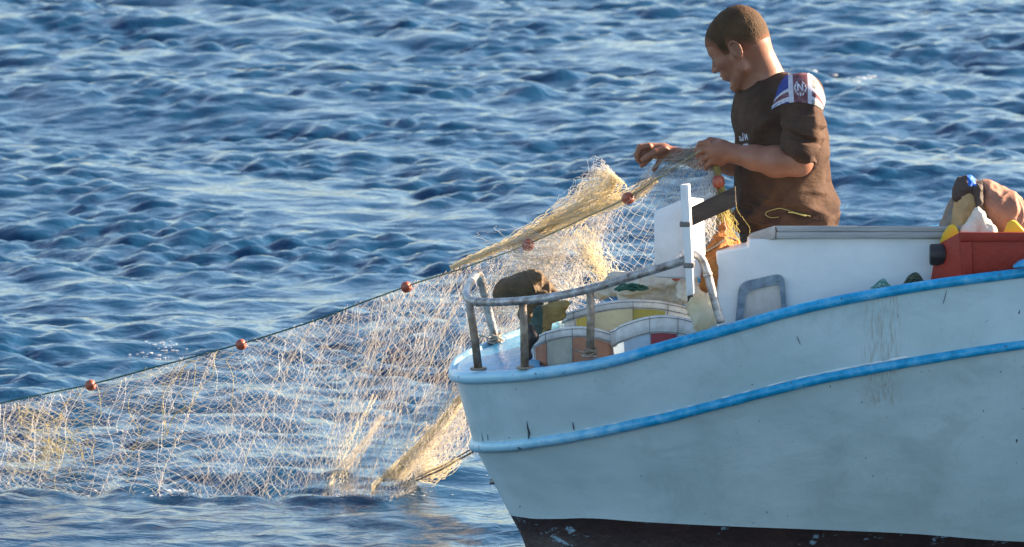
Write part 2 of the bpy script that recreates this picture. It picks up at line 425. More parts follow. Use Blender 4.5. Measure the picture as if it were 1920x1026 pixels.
def blue_paint(name, wear=(.0, .0)):
    m, n, l, b = node_mat(name); b.inputs['Roughness'].default_value = .3
    geo = n.new('ShaderNodeTexCoord'); sx = n.new('ShaderNodeSeparateXYZ'); l.new(geo.outputs['Object'], sx.inputs[0])
    z = n.new('ShaderNodeTexNoise'); z.inputs['Scale'].default_value = 22; z.inputs['Detail'].default_value = 8; z.inputs['Roughness'].default_value = .7; l.new(geo.outputs['Object'], z.inputs['Vector'])
    r = n.new('ShaderNodeMapRange'); r.inputs[1].default_value = wear[0]; r.inputs[2].default_value = wear[1]; r.inputs[3].default_value = .0; r.inputs[4].default_value = .62; l.new(sx.outputs[0], r.inputs[0])
    a = n.new('ShaderNodeMath'); a.operation = 'ADD'; l.new(z.outputs[0], a.inputs[0]); l.new(r.outputs[0], a.inputs[1])
    c = n.new('ShaderNodeValToRGB'); e = c.color_ramp.elements; e[0].position = .5; e[0].color = (.012, .33, .60, 1); e[1].position = 1.05; e[1].color = (.38, .66, .78, 1)
    q = c.color_ramp.elements.new(.36); q.color = (.008, .24, .44, 1)
    l.new(a.outputs[0], c.inputs[0])
    z2 = n.new('ShaderNodeTexNoise'); z2.inputs['Scale'].default_value = 45; z2.inputs['Detail'].default_value = 3; l.new(geo.outputs['Object'], z2.inputs['Vector'])
    r2 = n.new('ShaderNodeMapRange'); r2.inputs[1].default_value = .67; r2.inputs[2].default_value = .72; l.new(z2.outputs[0], r2.inputs[0])
    x = n.new('ShaderNodeMix'); x.data_type = 'RGBA'; l.new(r2.outputs[0], x.inputs[0]); l.new(c.outputs[0], x.inputs[6]); x.inputs[7].default_value = (.05, .12, .16, 1); l.new(x.outputs[2], b.inputs['Base Color'])
    bp = n.new('ShaderNodeBump'); bp.inputs['Strength'].default_value = .5; bp.inputs['Distance'].default_value = .003; l.new(z.outputs[0], bp.inputs['Height']); l.new(bp.outputs[0], b.inputs['Normal'])
    return m
ox = boat.location.x
m_blue = blue_paint('blue_rail_paint', (W(1250, 600, 0)[0] - ox, W(880, 600, 0)[0] - ox))
def loop_line(L):                    # near line + mirrored far line as one path around the hull
    a = cr(L, NS); far = a[1:][::-1] * [1, -1, 1]; return np.concatenate([far, a])
def wob(P, amp, sc, seed):
    P = np.array(P); return P + np.stack([vnoise(P, sc, seed + i) for i in range(3)], 1) * amp * np.array([.2, 1, 1])
mb = MB(); P = loop_line(L_rail); mb.tube(wob(P, .0015, 12, 1), [.0195 - .004 * min(1, max(0, (p[0] + .2) / 1.8)) for p in P], 14); mb.build('cap_rail', m_blue, boat)
mb = MB(); P = loop_line(L_rub); P = P + np.array([[0, math.copysign(.004, p[1]) if abs(p[1]) > .02 else 0, 0] for p in P]); P = cr(P[::3], 12)
rub_r = np.array([.0175 - .003 * min(1, max(0, (p[0] + .2) / 1.8)) for p in P]) + vnoise(P, 30, 5) * .0007
mb.tube(wob(P, .0014, 14, 3), rub_r, 14); mb.build('rub_rail', m_blue, boat)
# a thin bead of pale paint along the upper edge of the rub rail
m_whitep = M('white_gloss_paint', (.80, .82, .82), (.62, .66, .68), 9, .35, .25, 30)
mb = MB(); Pn = cr(L_rub, NS); seg = [p + np.array([0, -.0045, .0185]) for p in Pn if -.2 < p[0] < 1.3]
seg = cr(np.array(seg)[::2], 12); mb.tube(wob(seg, .001, 60, 8), np.clip(.0035 + vnoise(seg, 35, 9) * .0030, .0004, .006), 8); mb.build('sealant_bead', m_whitep, boat)
# inner bulwark, deck, foredeck
rl = lines[0]
inn = rl * [1, .93, 1] + [.012, 0, -.004]; DZ = .10
m_inner = M('bulwark_inside', (.10, .36, .60), (.35, .5, .6), 12, .5, .3, 40)
inb = HR[:, :boot_row + 1] * [1, .94, 1] + np.array([.02, 0, 0]); ni, nj = inb.shape[:2]
V = np.concatenate([inb.reshape(-1, 3), (inb * [1, -1, 1]).reshape(-1, 3)]); F = []
for s_ in (0, 1):
    for i in range(ni - 1):
        for j in range(nj - 1):
            a = s_ * ni * nj + i * nj + j; F.append((a, a + 1, a + nj + 1, a + nj))
mk('bulwark', V, F, m_inner, boat)
V = []; F = []
for p in inb[:, -1]: V += [np.array([p[0], p[1], p[2]]), np.array([p[0], -p[1], p[2]])]
for i in range(ni - 1): F.append((2 * i, 2 * i + 2, 2 * i + 3, 2 * i + 1))
mk('deck', V, F, M('deck_paint', (.35, .42, .45), (.2, .22, .22), 6, .6, .3, 30), boat)
PZ = .40; inz = []                      # raised well floor under the tubs
for row in inb:
    j = np.argmin(np.abs(row[:, 2] - PZ)); q = row[j]
    if q[0] < W(1338, 600, 0)[0]: inz.append(q)
V = []; F = []
for p in inz: V += [np.array([p[0], p[1] * 1.02, PZ]), np.array([p[0], -p[1] * 1.02, PZ])]
for i in range(len(inz) - 1): F.append((2 * i, 2 * i + 2, 2 * i + 3, 2 * i + 1))
mk('well_floor', V, F, m_inner, boat)
# foredeck between the rails at the tip, a little hollow in the middle
xe = W(1000, 700, 0)[0]; rp = [p for p in rl if p[0] < xe + .02]; V = []; F = []; K = 14
for p in rp:
    for k in range(K + 1):
        t = k / K * 2 - 1; yy = -p[1] * t * .985
        V.append((p[0] + .004, yy, p[2] + .004 + .018 * (1 - t * t) * min(1, abs(p[1]) / .3)))
for i in range(len(rp) - 1):
    for k in range(K): a = i * (K + 1) + k; F.append((a, a + 1, a + K + 2, a + K + 1))
m_fd = blue_paint('foredeck_paint', (W(905, 600, 0)[0] - ox, W(835, 600, 0)[0] - ox)); m_fd.node_tree.nodes['Principled BSDF'].inputs['Roughness'].default_value = .25
mk('foredeck', V, F, m_fd, boat)
p = rp[-1]; mb = MB(); mb.prism([(p[0], p[1] * .95, p[2] + .002), (p[0], -p[1] * .95, p[2] + .002), (p[0], -p[1] * .5, .42), (p[0], p[1] * .5, .42)], (.015, 0, 0)); mb.build('bulkhead', m_inner, boat, False)
# small drain fitting on the stem
m_grey = M('aged_metal', (.33, .31, .28), (.17, .14, .12), 30, .4, .3, 80, metal=.6)
mb = MB(); q = W(925, 903, -.01); mb.tube([q + [.03, 0, 0], q, q - [.012, 0, 0]], [.008, .010, .0085], 12); mb.build('drain_fitting', m_grey, boat)
# splits in the plank seams above the rub rail
m_crack = M('bare_seam', (.03, .035, .045), (.10, .12, .13), 60, .8)
def hull_pt(px, py):
    best = None
    for y in np.linspace(-1.1, .05, 240):
        p = W(px, py, y); st = HR[:, :, 0]; d = (HR[:, :, 0] - p[0])**2 + (HR[:, :, 2] - p[2])**2; i = np.unravel_index(d.argmin(), d.shape); e = abs(HR[i][1] - y)
        if best is None or e < best[0]: best = (e, p)
    return best[1]
hbvh = BVHTree.FromPolygons([tuple(v) for v in HR.reshape(-1, 3)], [(i * nrow + j, (i + 1) * nrow + j, (i + 1) * nrow + j + 1, i * nrow + j + 1) for i in range(nst - 1) for j in range(nrow - 1)])
def on_hull(px, py, off=.0012):
    d = Vector(W(px, py, 0)) - Vector((0, -D, H)); d.normalize(); h = hbvh.ray_cast(Vector((0, -D, H)), d)
    return np.array(h[0] - d * off)
for pts, rr in ((((988,790),(989,800),(992,812),(991,822)), (.0008,.0022,.0042,.002)), (((1074,792),(1075,799),(1076,806)), (.001,.0022,.0016)),
                (((903,812),(905,822),(906,830)), (.0006,.0014,.001)), (((914,815),(915,826)), (.0008,.0012)), (((1494,630),(1497,637),(1501,646)), (.0006,.0012,.0005)), (((1775,545),(1772,558),(1768,570)), (.0006,.0011,.0005))):
    mb = MB(); mb.tube([on_hull(*q) for q in pts], rr, 6); mb.build('seam_crack', m_crack, boat)

# cabin trunk
m_cab = M('cabin_white_paint', (.82, .83, .82), (.66, .70, .70), 3.0, .38, .2, 14, stretch=(1, 1, 1.3))
YN, YF = -.42, -.30
def trunk():
    mb = MB()
    pro = [(1343, 474), (1403, 463), (1403, 452), (1412, 450), (1535, 443.5), (1790, 448), (2250, 452), (2250, 600), (1348, 690)]
    mb.prism([W(x, y, YN) for x, y in pro], (0, YF - YN, 0)); return mb.build('cabin_trunk', m_cab, boat, False, bevel=.006)
tr = trunk()
m_frame = M('window_frame_paint', (.11, .16, .21), (.27, .34, .40), 25, .45, .4, 60)
m_pane, n, l, b = node_mat('window_pane'); b.inputs['Base Color'].default_value = (.36, .34, .32, 1); b.inputs['Roughness'].default_value = .12
z = n.new('ShaderNodeTexNoise'); z.inputs['Scale'].default_value = 7; r_ = n.new('ShaderNodeValToRGB'); r_.color_ramp.elements[0].color = (.50, .44, .39, 1); r_.color_ramp.elements[1].color = (.74, .68, .62, 1); l.new(z.outputs[0], r_.inputs[0]); l.new(r_.outputs[0], b.inputs['Base Color'])
def rrect(cor, rad, n=6):            # cor: list of (px,py) corners -> rounded outline
    out = []; k = len(cor)
    for i in range(k):
        p = np.array(cor[i], float); a = np.array(cor[i - 1], float) - p; c = np.array(cor[(i + 1) % k], float) - p
        a /= np.linalg.norm(a); c /= np.linalg.norm(c)
        for t in np.linspace(0, 1, n):
            q = p + a * rad * (1 - t)**2 + c * rad * t**2; out.append(q)
    return out
oc = [(1386, 531), (1470, 512), (1478, 625), (1376, 635)]; ic = [(1399, 547), (1462, 531), (1468, 625), (1390, 632)]
O = [W(x, y, YN - .016) for x, y in rrect(oc, 20)]; I_ = [W(x, y, YN - .016) for x, y in rrect(ic, 12)]
O2 = [p + [0, .014, 0] for p in O]; I2 = [p + [0, .014, 0] for p in I_]; k = len(O)
V = O + I_ + O2 + I2; F = []
for i in range(k):
    j = (i + 1) % k; F += [(i, j, k + j, k + i), (i, 2 * k + i, 2 * k + j, j), (k + i, k + j, 3 * k + j, 3 * k + i)]
wf = mk('window_frame', V, F, m_frame, boat, False); bv = wf.modifiers.new('b', 'BEVEL'); bv.width = .003; bv.segments = 2
mk('pane', [p + [0, .011, 0] for p in I_], [tuple(range(k))], m_pane, wf, False)
for (x, y) in ((1406, 541), (1433, 533), (1458, 527)):
    q = W(x, y, YN - .018); mb = MB(); mb.tube([q, q + [0, -.003, 0]], .0026, 8); mb.build('screw', m_grey, wf)

# hatch lid: two weathered boards
m_lid = M('weathered_board', (.33, .32, .31), (.47, .46, .44), 10, .75, .5, 30, stretch=(.4, 2, 3), bstretch=(.3, 3, 6))
mb = MB(); yl = -.47
yl = -.44
mb.prism([W(1454, 423.5, yl), W(1850, 424, yl), W(1850, 434.6, yl), W(1458, 434.8, yl)], (0, .14, -.026))
mb.prism([W(1456, 435.4, yl - .004), W(1850, 435.2, yl - .004), W(1850, 446, yl - .004), W(1456, 447, yl - .004)], (0, .14, -.026))
mb.prism([W(1453.5, 423.0, yl - .003), W(1453.5, 448, yl - .003), W(1411, 449.5, yl + .06), W(1406, 438, yl + .06)], (-.003, .07, -.014))
mb.build('hatch_lid', m_lid, boat, False, bevel=.0025)
# small hinge on the trunk's end
mb = MB(); q = W(1341, 515, -.36); mb.prism([q + [-.006, -.02, .02], q + [-.006, .02, .02], q + [-.006, .02, -.02], q + [-.006, -.02, -.02]], (.008, 0, 0)); mb.build('hinge', m_grey, boat, False, bevel=.002)
# blue chock at the right-hand rail
mb = MB(); pts = [W(1898, 503, -.66), W(1912, 492, -.66), W(1935, 484, -.66), W(1990, 480, -.66), W(2010, 500, -.66)]; mb.prism(pts, (0, .05, 0)); mb.build('chock', m_blue, boat, True, bevel=.006)

# guard rail round the tip
m_tube, n, l, b = node_mat('guard_rail_metal'); b.inputs['Metallic'].default_value = .35; b.inputs['Roughness'].default_value = .42
tc = n.new('ShaderNodeTexCoord'); z = n.new('ShaderNodeTexNoise'); z.inputs['Scale'].default_value = 24; z.inputs['Detail'].default_value = 7; z.inputs['Roughness'].default_value = .7; l.new(tc.outputs['Object'], z.inputs['Vector'])
r_ = n.new('ShaderNodeValToRGB'); e = r_.color_ramp.elements; e[0].position = .35; e[0].color = (.15, .10, .07, 1); e[1].position = .58; e[1].color = (.56, .53, .50, 1); l.new(z.outputs[0], r_.inputs[0]); l.new(r_.outputs[0], b.inputs['Base Color'])
bp = n.new('ShaderNodeBump'); bp.inputs['Strength'].default_value = .4; bp.inputs['Distance'].default_value = .002; l.new(z.outputs[0], bp.inputs['Height']); l.new(bp.outputs[0], b.inputs['Normal'])
m_rust = M('rusty_post_metal', (.17, .115, .075), (.40, .33, .26), 26, .45, .4, 60, metal=.35)
top = [(1352,606,-.635),(1340,565,-.63),(1327,515,-.625),(1318,490,-.62),(1308,479,-.615),(1296,479,-.61),(1278,490,-.61),(1200,514,-.58),(1110,541,-.55),(1040,556,-.505),(980,564,-.47),(925,567,-.38),(893,566,-.30),(880,562,-.25),(874,553,-.20),(876,542,-.1),(884,527,.08),(890,518,.22),(894,514,.28),(899,516,.31),(903,530,.32),(915,580,.325),(931,642,.33)]
gr_pts = cr([W(*p) for p in top], 5); mb = MB(); mb.tube(gr_pts, .0130, 14)
gr = mb.build('guard_rail', m_tube, boat)
for (x0, y0, x1, y1, yd) in ((880, 568, 897, 692, -.285), (980, 566, 984, 690, -.455), (1107, 545, 1106, 668, -.545)):
    mb = MB(); mb.tube([W(x0, y0, yd - .0), W((x0 + x1) / 2 + 1, (y0 + y1) / 2, yd), W(x1, y1, yd)], [.0125, .013, .0135], 12)
    q = W(x1, y1 - 1, yd); mb.tube([q - [0, 0, .004], q + [0, 0, .003]], .026, 14); mb.build('rail_post', m_rust, gr)
q = W(931, 641, .33); mb = MB(); mb.tube([q - [0, 0, .006], q + [0, 0, .004]], .03, 14); mb.build('foot_plate', m_grey, gr)
for (x, y, yd) in ((898, 566.5, -.31), (1327, 517, -.625)):    # sleeves where tubes join
    i = int(np.argmin([np.linalg.norm(g - W(x, y, yd)) for g in gr_pts])); mb = MB(); mb.tube([gr_pts[i - 1] * .4 + gr_pts[i] * .6, gr_pts[i], gr_pts[i + 1] * .4 + gr_pts[i] * .6], .0150, 14); mb.build('joint_sleeve', m_tube, gr)

def coil(cx, cy, cz, rx, ry, turns, r, wobf=.3, seed=1, dz=.004, n=26):
    g = np.random.default_rng(seed); pts = []
    for i in range(int(turns * n)):
        a = 2 * math.pi * i / n; f = 1 + wobf * math.sin(a * .37 + seed) * .5 + g.normal() * .01
        pts.append((cx + rx * f * math.cos(a), cy + ry * f * math.sin(a), cz + dz * i / n + .003 * math.sin(a * 2.3 + seed)))
    return pts
m_rope_w = M('pale_rope', (.55, .50, .42), (.35, .30, .24), 90, .8, .6, 200)
for (x, y, yd, s) in ((1107, 662, -.545, 1), (929, 634, .33, 2)):
    q = W(x, y, yd); mb = MB(); pts = coil(q[0], q[1], q[2] - .006, .017, .017, 3.2, .003, .1, s, .006); pts += [(q[0] - .02, q[1] - .03, q[2] + .005), (q[0] - .05, q[1] - .03, q[2] + .012)]
    mb.tube(pts, .0032, 6); o = mb.build('lashing_cord', m_rope_w if s == 2 else M('brown_cord', (.2, .15, .11), (.32, .25, .18), 60, .8), gr)

# white painted upright lashed to the guard rail
m_pw = M('chipped_white_paint', (.83, .81, .78), (.42, .38, .34), 16, .5, .4, 40, lo=.52, hi=.78, stretch=(1, 1, .4))
t = empty('wooden_post', W(1290, 555, -.65), 'narrow white painted upright post strapped to the guard rail in front of the white board', 'post')
mb = MB(); P4 = [W(1275, 347, -.66), W(1291, 346, -.66), W(1301, 552, -.66), W(1287, 556, -.66)]; mb.prism(P4, (.006, .026, 0)); mb.build('upright', m_pw, t, False, bevel=.003)
for yy, xx in ((420, 1284), (497, 1291)):
    mb = MB(); q = W(xx, yy, -.647); mb.prism([q + [-.0165, -.016, .008], q + [.0165, -.016, .008], q + [.0165, -.016, -.008], q + [-.0165, -.016, -.008]], (.004, .033, 0)); mb.build('clamp', M('dark_clamp', (.12, .10, .085), (.25, .22, .2), 40, .5), t, False, bevel=.003)

# white board behind it
m_board = M('white_board', (.80, .79, .78), (.62, .61, .60), 10, .5, .15, 30, lo=.4, hi=.8)
mb = MB(); mb.prism([W(1225, 396, -.46), W(1289, 369, -.46), W(1294, 520, -.46), W(1227, 520, -.46)], (.053, .06, -.012)); o = mb.build('upright_board', m_board, None, False, bevel=.004)
lab(o, 'slanting white board standing upright behind the thin post', 'board')
m_plank = M('dark_plank', (.045, .028, .020), (.085, .058, .04), 12, .7, .4, 30, stretch=(.6, 2, 3))
mb = MB(); mb.prism([W(1289, 392, -.50), W(1379, 349, -.47), W(1381, 387, -.47), W(1291, 427, -.50)], (0, .008, 0)); mb.tube([W(1293, 410, -.478), W(1294, 500, -.478), W(1294, 590, -.478)], .009, 8)
o = mb.build('timber_arm', m_plank, None, False, bevel=.003); lab(o, "dark brown timber arm slanting up behind the fisherman's waist", 'timber')

# ------------------------------------------------------------------ tubs and gear on deck
m_rim = M('canvas_rim', (.84, .82, .79), (.62, .59, .55), 30, .6, .3, 60)
m_stitch = M('stitching', (.12, .10, .10), None, rough=.8)
m_fillc = M('stuffed_sailcloth', (.66, .62, .55), (.48, .43, .36), 12, .75, .3, 50, trans=.15)
def canvas(name, c, tr=.25): 
    c2 = tuple(x * .78 for x in c[:3]); return M(name, c, c2, 11, .6, .9, 18, trans=tr, bdist=.012)
MC = dict(white=canvas('canvas_white', (.85, .84, .82)), pink=canvas('canvas_salmon', (.60, .27, .17)), cream=canvas('canvas_cream', (.60, .60, .50)),
          orange=canvas('canvas_orange', (.64, .30, .18)), red=canvas('canvas_red', (.38, .07, .08)), blue=canvas('canvas_pale_blue', (.52, .66, .78)),
          yellow=canvas('canvas_yellow', (.84, .66, .16)), butter=canvas('canvas_butter', (.90, .78, .48)), olive=canvas('canvas_olive', (.56, .48, .12)), dark=canvas('canvas_dark', (.06, .045, .04)))
def tub(name, label, cx, rim, yc, rx, ry, arch, bands, seed, hgt=None, taper=.8, rimh=.03, roll=0, liner='white'):
    """soft sided canvas tub; bands: (px where the band ends, colour) reading left to right on the near side"""
    c = W(cx, rim, yc); t = empty(name, (c[0], c[1], PZ), label, 'tub', 'soft canvas tubs on the deck')
    NA = 120; hh = hgt or (c[2] - PZ - .002); cols = sorted({b_[1] for b_ in bands}); mats = [MC[k] for k in cols]
    V = []; F = []; mi = []; NR = 14; ppm = 600
    def P(a, f, gr=1.0):
        x = math.cos(a) * rx; y = math.sin(a) * ry
        wv = .006 * math.sin(5 * a + seed) * (1 - abs(2 * f - 1)) + .004 * math.sin(11 * a + seed * 2 + 5 * f)
        g = (1 - (1 - taper) * f) * gr + wv / rx + .05 * math.sin(math.pi * f)
        return (c[0] + x * g, c[1] + y * g, c[2] - arch * (math.cos(a))**2 - (y + ry) * .17 * (1 - f) - f * hh )
    for i in range(NA):
        for j in range(NR): V.append(P(2 * math.pi * i / NA, j / (NR - 1)))
    for i in range(NA):
        a = 2 * math.pi * (i + .5) / NA; px = cx + math.cos(a) * rx * ppm; k = next((q for q, b_ in enumerate(bands) if px < b_[0]), len(bands) - 1)
        if math.sin(a) > .1: k = [b_[1] for b_ in bands].index(liner)
        for j in range(NR - 1):
            F.append((i * NR + j, i * NR + j + 1, ((i + 1) % NA) * NR + j + 1, ((i + 1) % NA) * NR + j)); mi.append(cols.index(bands[k][1]))
    mk('tub_wall', V, F, mats, t, True, mi)
    # rim: a band of doubled canvas with rolled edge
    V = []; F = []; prof = [(0, -.001), (.004, .004), (.0065, 0), (.0065, -rimh * .5), (.0055, -rimh), (.001, -rimh - .001)]
    for i in range(NA):
        a = 2 * math.pi * i / NA
        for (o_, dz) in prof: x, y, zz = P(a, max(0, -dz) / hh, 1 + o_ / rx); V.append((x, y, zz + max(dz, 0)))
    m_ = len(prof)
    for i in range(NA):
        for j in range(m_ - 1): F.append((i * m_ + j, i * m_ + j + 1, ((i + 1) % NA) * m_ + j + 1, ((i + 1) % NA) * m_ + j))
    rm = mk('rim', V, F, m_rim, t)
    mb = MB()
    for dz in (-.004, -rimh + .003):
        mb.tube([P(2 * math.pi * i / NA, -dz / hh, 1 + .0075 / rx) for i in range(NA)], .0009, 5, closed=True)
    for b_ in bands[:-1]:
        cs = (b_[0] - cx) / (rx * ppm)
        if abs(cs) < .98:
            a = -math.acos(cs); mb.tube([P(a, f, 1 + .003 / rx) for f in np.linspace(rimh / hh, .9, 8)], .0008, 5)
            mb.tube([P(a, f, 1 + .008 / rx) for f in np.linspace(0, rimh / hh, 3)], .0007, 5)
    mb.build('seam', m_stitch, rm)
    return t, c
tub('canvas_tub', 'salmon and cream panelled canvas tub with white rim beside the guard rail posts', 1082, 604, -.24, .138, .12, .035, [(1003, 'white'), (1027, 'pink'), (1073, 'cream'), (1158, 'orange'), (1300, 'red')], 1)
tub('canvas_tub', 'pale canvas tub with a dark red panel low on its side nearest the window', 1243, 583, -.32, .155, .12, .045, [(1218, 'blue'), (1268, 'red'), (1400, 'blue')], 2, liner='blue', rimh=.052)
tub('canvas_tub', 'large yellow and cream canvas tub standing behind the other two', 1192, 553, -.0, .225, .13, .045, [(1078, 'white'), (1108, 'yellow'), (1186, 'butter'), (1250, 'olive'), (1500, 'white')], 3, rimh=.026)
# black round object between post and tub
def blob(name, label, cat, lo, hi, h, build, mats, folds=(), parent=None, sm=1, group=None, colfn=None):
    S = SDF(lo, hi, h); build(S); V, F = S.mesh(); V = smooth(V, F, sm); N = normals(V, F)
    for (amp, sc, seed, st, ridged) in folds:
        q = V * np.array(st); q = q + .03 * np.stack([vnoise(V, sc * .5, seed + 30 + i) for i in range(3)], 1)
        d = vnoise(q, sc, seed)
        if ridged: d = (1 - 2 * np.abs(d)) ; d = np.sign(d) * np.abs(d)**1.3
        V = V + N * (d * amp)[:, None]
    V = smooth(V, F, 1, .3)
    mi = colfn(V) if colfn is not None else None
    if mi is not None: mi = mi[F[:, 0]]
    o = mk(name, V, F, mats, parent, True, mi)
    if cat: lab(o, label, cat, group)
    return o
def bounds(pts, pad):
    a = np.array(pts); return a.min(0) - pad, a.max(0) + pad
m_brown = M('brown_canvas', (.10, .062, .03), (.17, .105, .05), 20, .8, .5, 120)
c0 = W(975, 535, .18)
def b1(S):
    S.ell(W(962, 540, .12), (.052, .06, .034), k=.02); S.ell(W(990, 533, .12), (.050, .06, .040), k=.02); S.ell(W(1016, 545, .12), (.032, .05, .026), k=.02)
    S.cone(W(937, 552, .10), W(1035, 556, .10), .020, .016, .02); S.cone(W(995, 560, .12), W(990, 590, .12), .03, .03, .02)
def rf(V): return np.clip((V[:, 0] - W(978, 540, .12)[0]) / .03, 0.12, 1)
o = blob('sack', 'crumpled brown canvas sack behind the guard rail', 'sack', *bounds([W(900, 500, .2), W(1060, 610, .04)], .04), .003, b1, m_brown, [(.004, 12, 3, (1, 1, 1.5), True)])
V = np.empty(len(o.data.vertices) * 3); o.data.vertices.foreach_get('co', V); V = V.reshape(-1, 3); Nn = np.array([tuple(v.normal) for v in o.data.vertices])
V = V + Nn * (rf(V) * (1 - 2.1 * np.abs(vnoise(V * np.array([1.5, 1, .55]) + .5 * np.outer(V[:, 2], [1, 0, 0]), 44, 5))) * .0095)[:, None]; o.data.vertices.foreach_set('co', V.ravel()); o.data.update()
m_black = M('black_rubber', (.02, .012, .01), (.04, .03, .028), 20, .5, .2)
def b2(S):
    S.cone(W(995, 615, -.38), W(1000, 632, -.38), .012, .016, .01); S.cone(W(1000, 632, -.38), W(985, 655, -.38), .016, .014, .01); S.cone(W(985, 655, -.38), W(990, 668, -.38), .014, .014, .01)
blob('black_hose', 'short bent black hose beside the second guard rail post', 'hose', *bounds([W(965, 600, -.32), W(1020, 800, -.44)], .02), .003, b2, m_black)
m_cream = M('cream_cloth', (.84, .79, .68), (.60, .52, .40), 12, .75, .3, 50, trans=.2)
def b3(S):
    S.cone(W(1130, 545, .05), W(1230, 528, .05), .022, .022, .02); S.cone(W(1170, 540, -.02), W(1290, 522, -.02), .018, .02, .02); S.cone(W(1150, 530, .1), W(1285, 505, .1), .02, .022, .02)
    S.cone(W(1180, 560, .0), W(1285, 550, .0), .03, .03, .02); S.cone(W(1290, 545, -.1), W(1325, 560, -.12), .03, .022, .02)
blob('cloth_heap', 'crumpled cream sailcloth heaped on top of the yellow tub', 'cloth', *bounds([W(1110, 490, .15), W(1340, 600, -.18)], .03), .004, b3, m_cream, [(.012, 30, 8, (.5, 1, 1.8), True), (.006, 60, 9, (.5, 1, 1.8), True)])
m_plast = M('sunlit_plastic', (.85, .80, .66), (.75, .62, .35), 9, .4, .2, trans=.45)
def b4(S):
    S.ell(W(1312, 590, -.57), (.03, .03, .045), k=.02); S.cone(W(1300, 572, -.56), W(1333, 600, -.56), .02, .018, .02); S.cone(W(1318, 590, -.57), W(1318, 606, -.56), .025, .02, .02)
blob('plastic_bag', 'glowing pale yellow plastic bag between the tubs and the cabin', 'bag', *bounds([W(1270, 550, -.44), W(1350, 690, -.61)], .02), .004, b4, m_plast, [(.006, 34, 5, (1, 1, .6), True)])
m_green = M('dark_green_rope', (.02, .10, .07), (.05, .17, .12), 60, .8, .6, 200)
m_teal = M('sea_green_cord', (.06, .26, .22), (.14, .36, .30), 60, .8, .5, 200)
def tangle(name, label, cx, cy, yc, w_, h_, r, n, seed, m, cat='rope'):
    g = np.random.default_rng(seed); c = W(cx, cy, yc); K = n * 14; t = np.arange(K) * .45; mb = MB()
    f = g.uniform(.6, 1.6, 4); ph = g.uniform(0, 6, 8)
    x = w_ * (np.cos(t * f[0] + ph[0]) + .55 * np.cos(t * .31 * f[1] + ph[1])) ; y = w_ * .6 * (np.sin(t * f[0] * .93 + ph[2]) + .3 * np.sin(t * .5 + ph[3]))
    env = np.clip(1 - (x / (1.5 * w_))**2, .1, 1); z = h_ * env * (.55 + .5 * np.sin(t * f[2] * .8 + ph[4]) + .25 * np.sin(t * 2.1 + ph[5]))
    mb.tube(cr(np.stack([c[0] + x, c[1] + y, c[2] + z], 1), 3), r, 6)
    o = mb.build(name, m); lab(o, label, cat); return o
tangle('rope_tangle', 'dark green rope lying across the cream cloth under the guard rail', 1185, 543, -.20, .035, .016, .0032, 9, 3, m_green)
tangle('rope_tangle', 'loose loops of light green cord on the blue rail by the cabin side', 1655, 540, -.58, .024, .020, .0015, 4, 4, m_teal)
tangle('rope_tangle', 'dark green cord piled against the red crate on the rail', 1715, 533, -.57, .022, .028, .0020, 14, 5, M('mossy_cord', (.05, .075, .05), (.12, .13, .09), 60, .85, .5, 200))
m_olive = M('folded_olive_canvas', (.22, .15, .05), (.34, .24, .08), 20, .8, .3, 60)
def b5(S):
    S.cone(W(1010, 585, -.12), W(1060, 572, -.12), .017, .013, .015); S.cone(W(1012, 600, -.12), W(1050, 590, -.12), .02, .018, .012); S.cone(W(1015, 610, -.12), W(1015, 630, -.12), .03, .03, .012)
blob('canvas_roll', 'folded olive canvas with dark edge tucked behind the salmon tub', 'canvas', *bounds([W(985, 560, -.05), W(1080, 760, -.2)], .02), .0035, b5, [m_olive, M('bottle_green_canvas', (.03, .06, .045), (.05, .08, .06), 20, .7)], [(.005, 40, 6, (.3, 1, 1.8), True)], colfn=lambda V: (V[:, 0] < W(1016, 590, -.12)[0]).astype(int))

# floats
m_float = M('brown_float_plastic', (.26, .040, .022), (.44, .12, .06), 45, .36, .3, 70)
def float_mesh(r=.0185, hl=.020, hole=.0045):
    prof = []
    for i in range(25):
        a = -math.pi / 2 + math.pi * i / 24; prof.append((hl * math.sin(a), hole + (r - hole) * math.cos(a)**.75 if 0 < i < 24 else hole))
    V = []; F = []; n = 24
    for (h_, rad) in prof + [(prof[0][0] * .9, hole * .8)]:
        for k in range(n): a = 2 * math.pi * k / n; V.append((h_, rad * math.cos(a), rad * math.sin(a)))
    m_ = len(prof) + 1
    for i in range(m_):
        for k in range(n): F.append((i * n + k, i * n + (k + 1) % n, ((i + 1) % m_) * n + (k + 1) % n, ((i + 1) % m_) * n + k))
    me = bpy.data.meshes.new('float'); me.from_pydata(V, [], F); me.materials.append(m_float)
    me.polygons.foreach_set('use_smooth', [True] * len(me.polygons)); me.update(); return me
FM = float_mesh()
def put_float(p, d, parent, s=1.0, name='float'):
    o = bpy.data.objects.new(name, FM); C.objects.link(o)
    q = Vector(d).to_track_quat('X', 'Z'); o.rotation_euler = q.to_euler(); o.scale = (s * .8, s, s)
    if parent: o.parent = parent; o.location = Vector(p) - parent.location
    else: o.location = Vector(p)
    return o
o = put_float(W(1268, 517, -.13), (.3, 1, .2), None, .95, 'net_float'); lab(o, 'brown-red net float lying among the cream cloth under the rail', 'float')

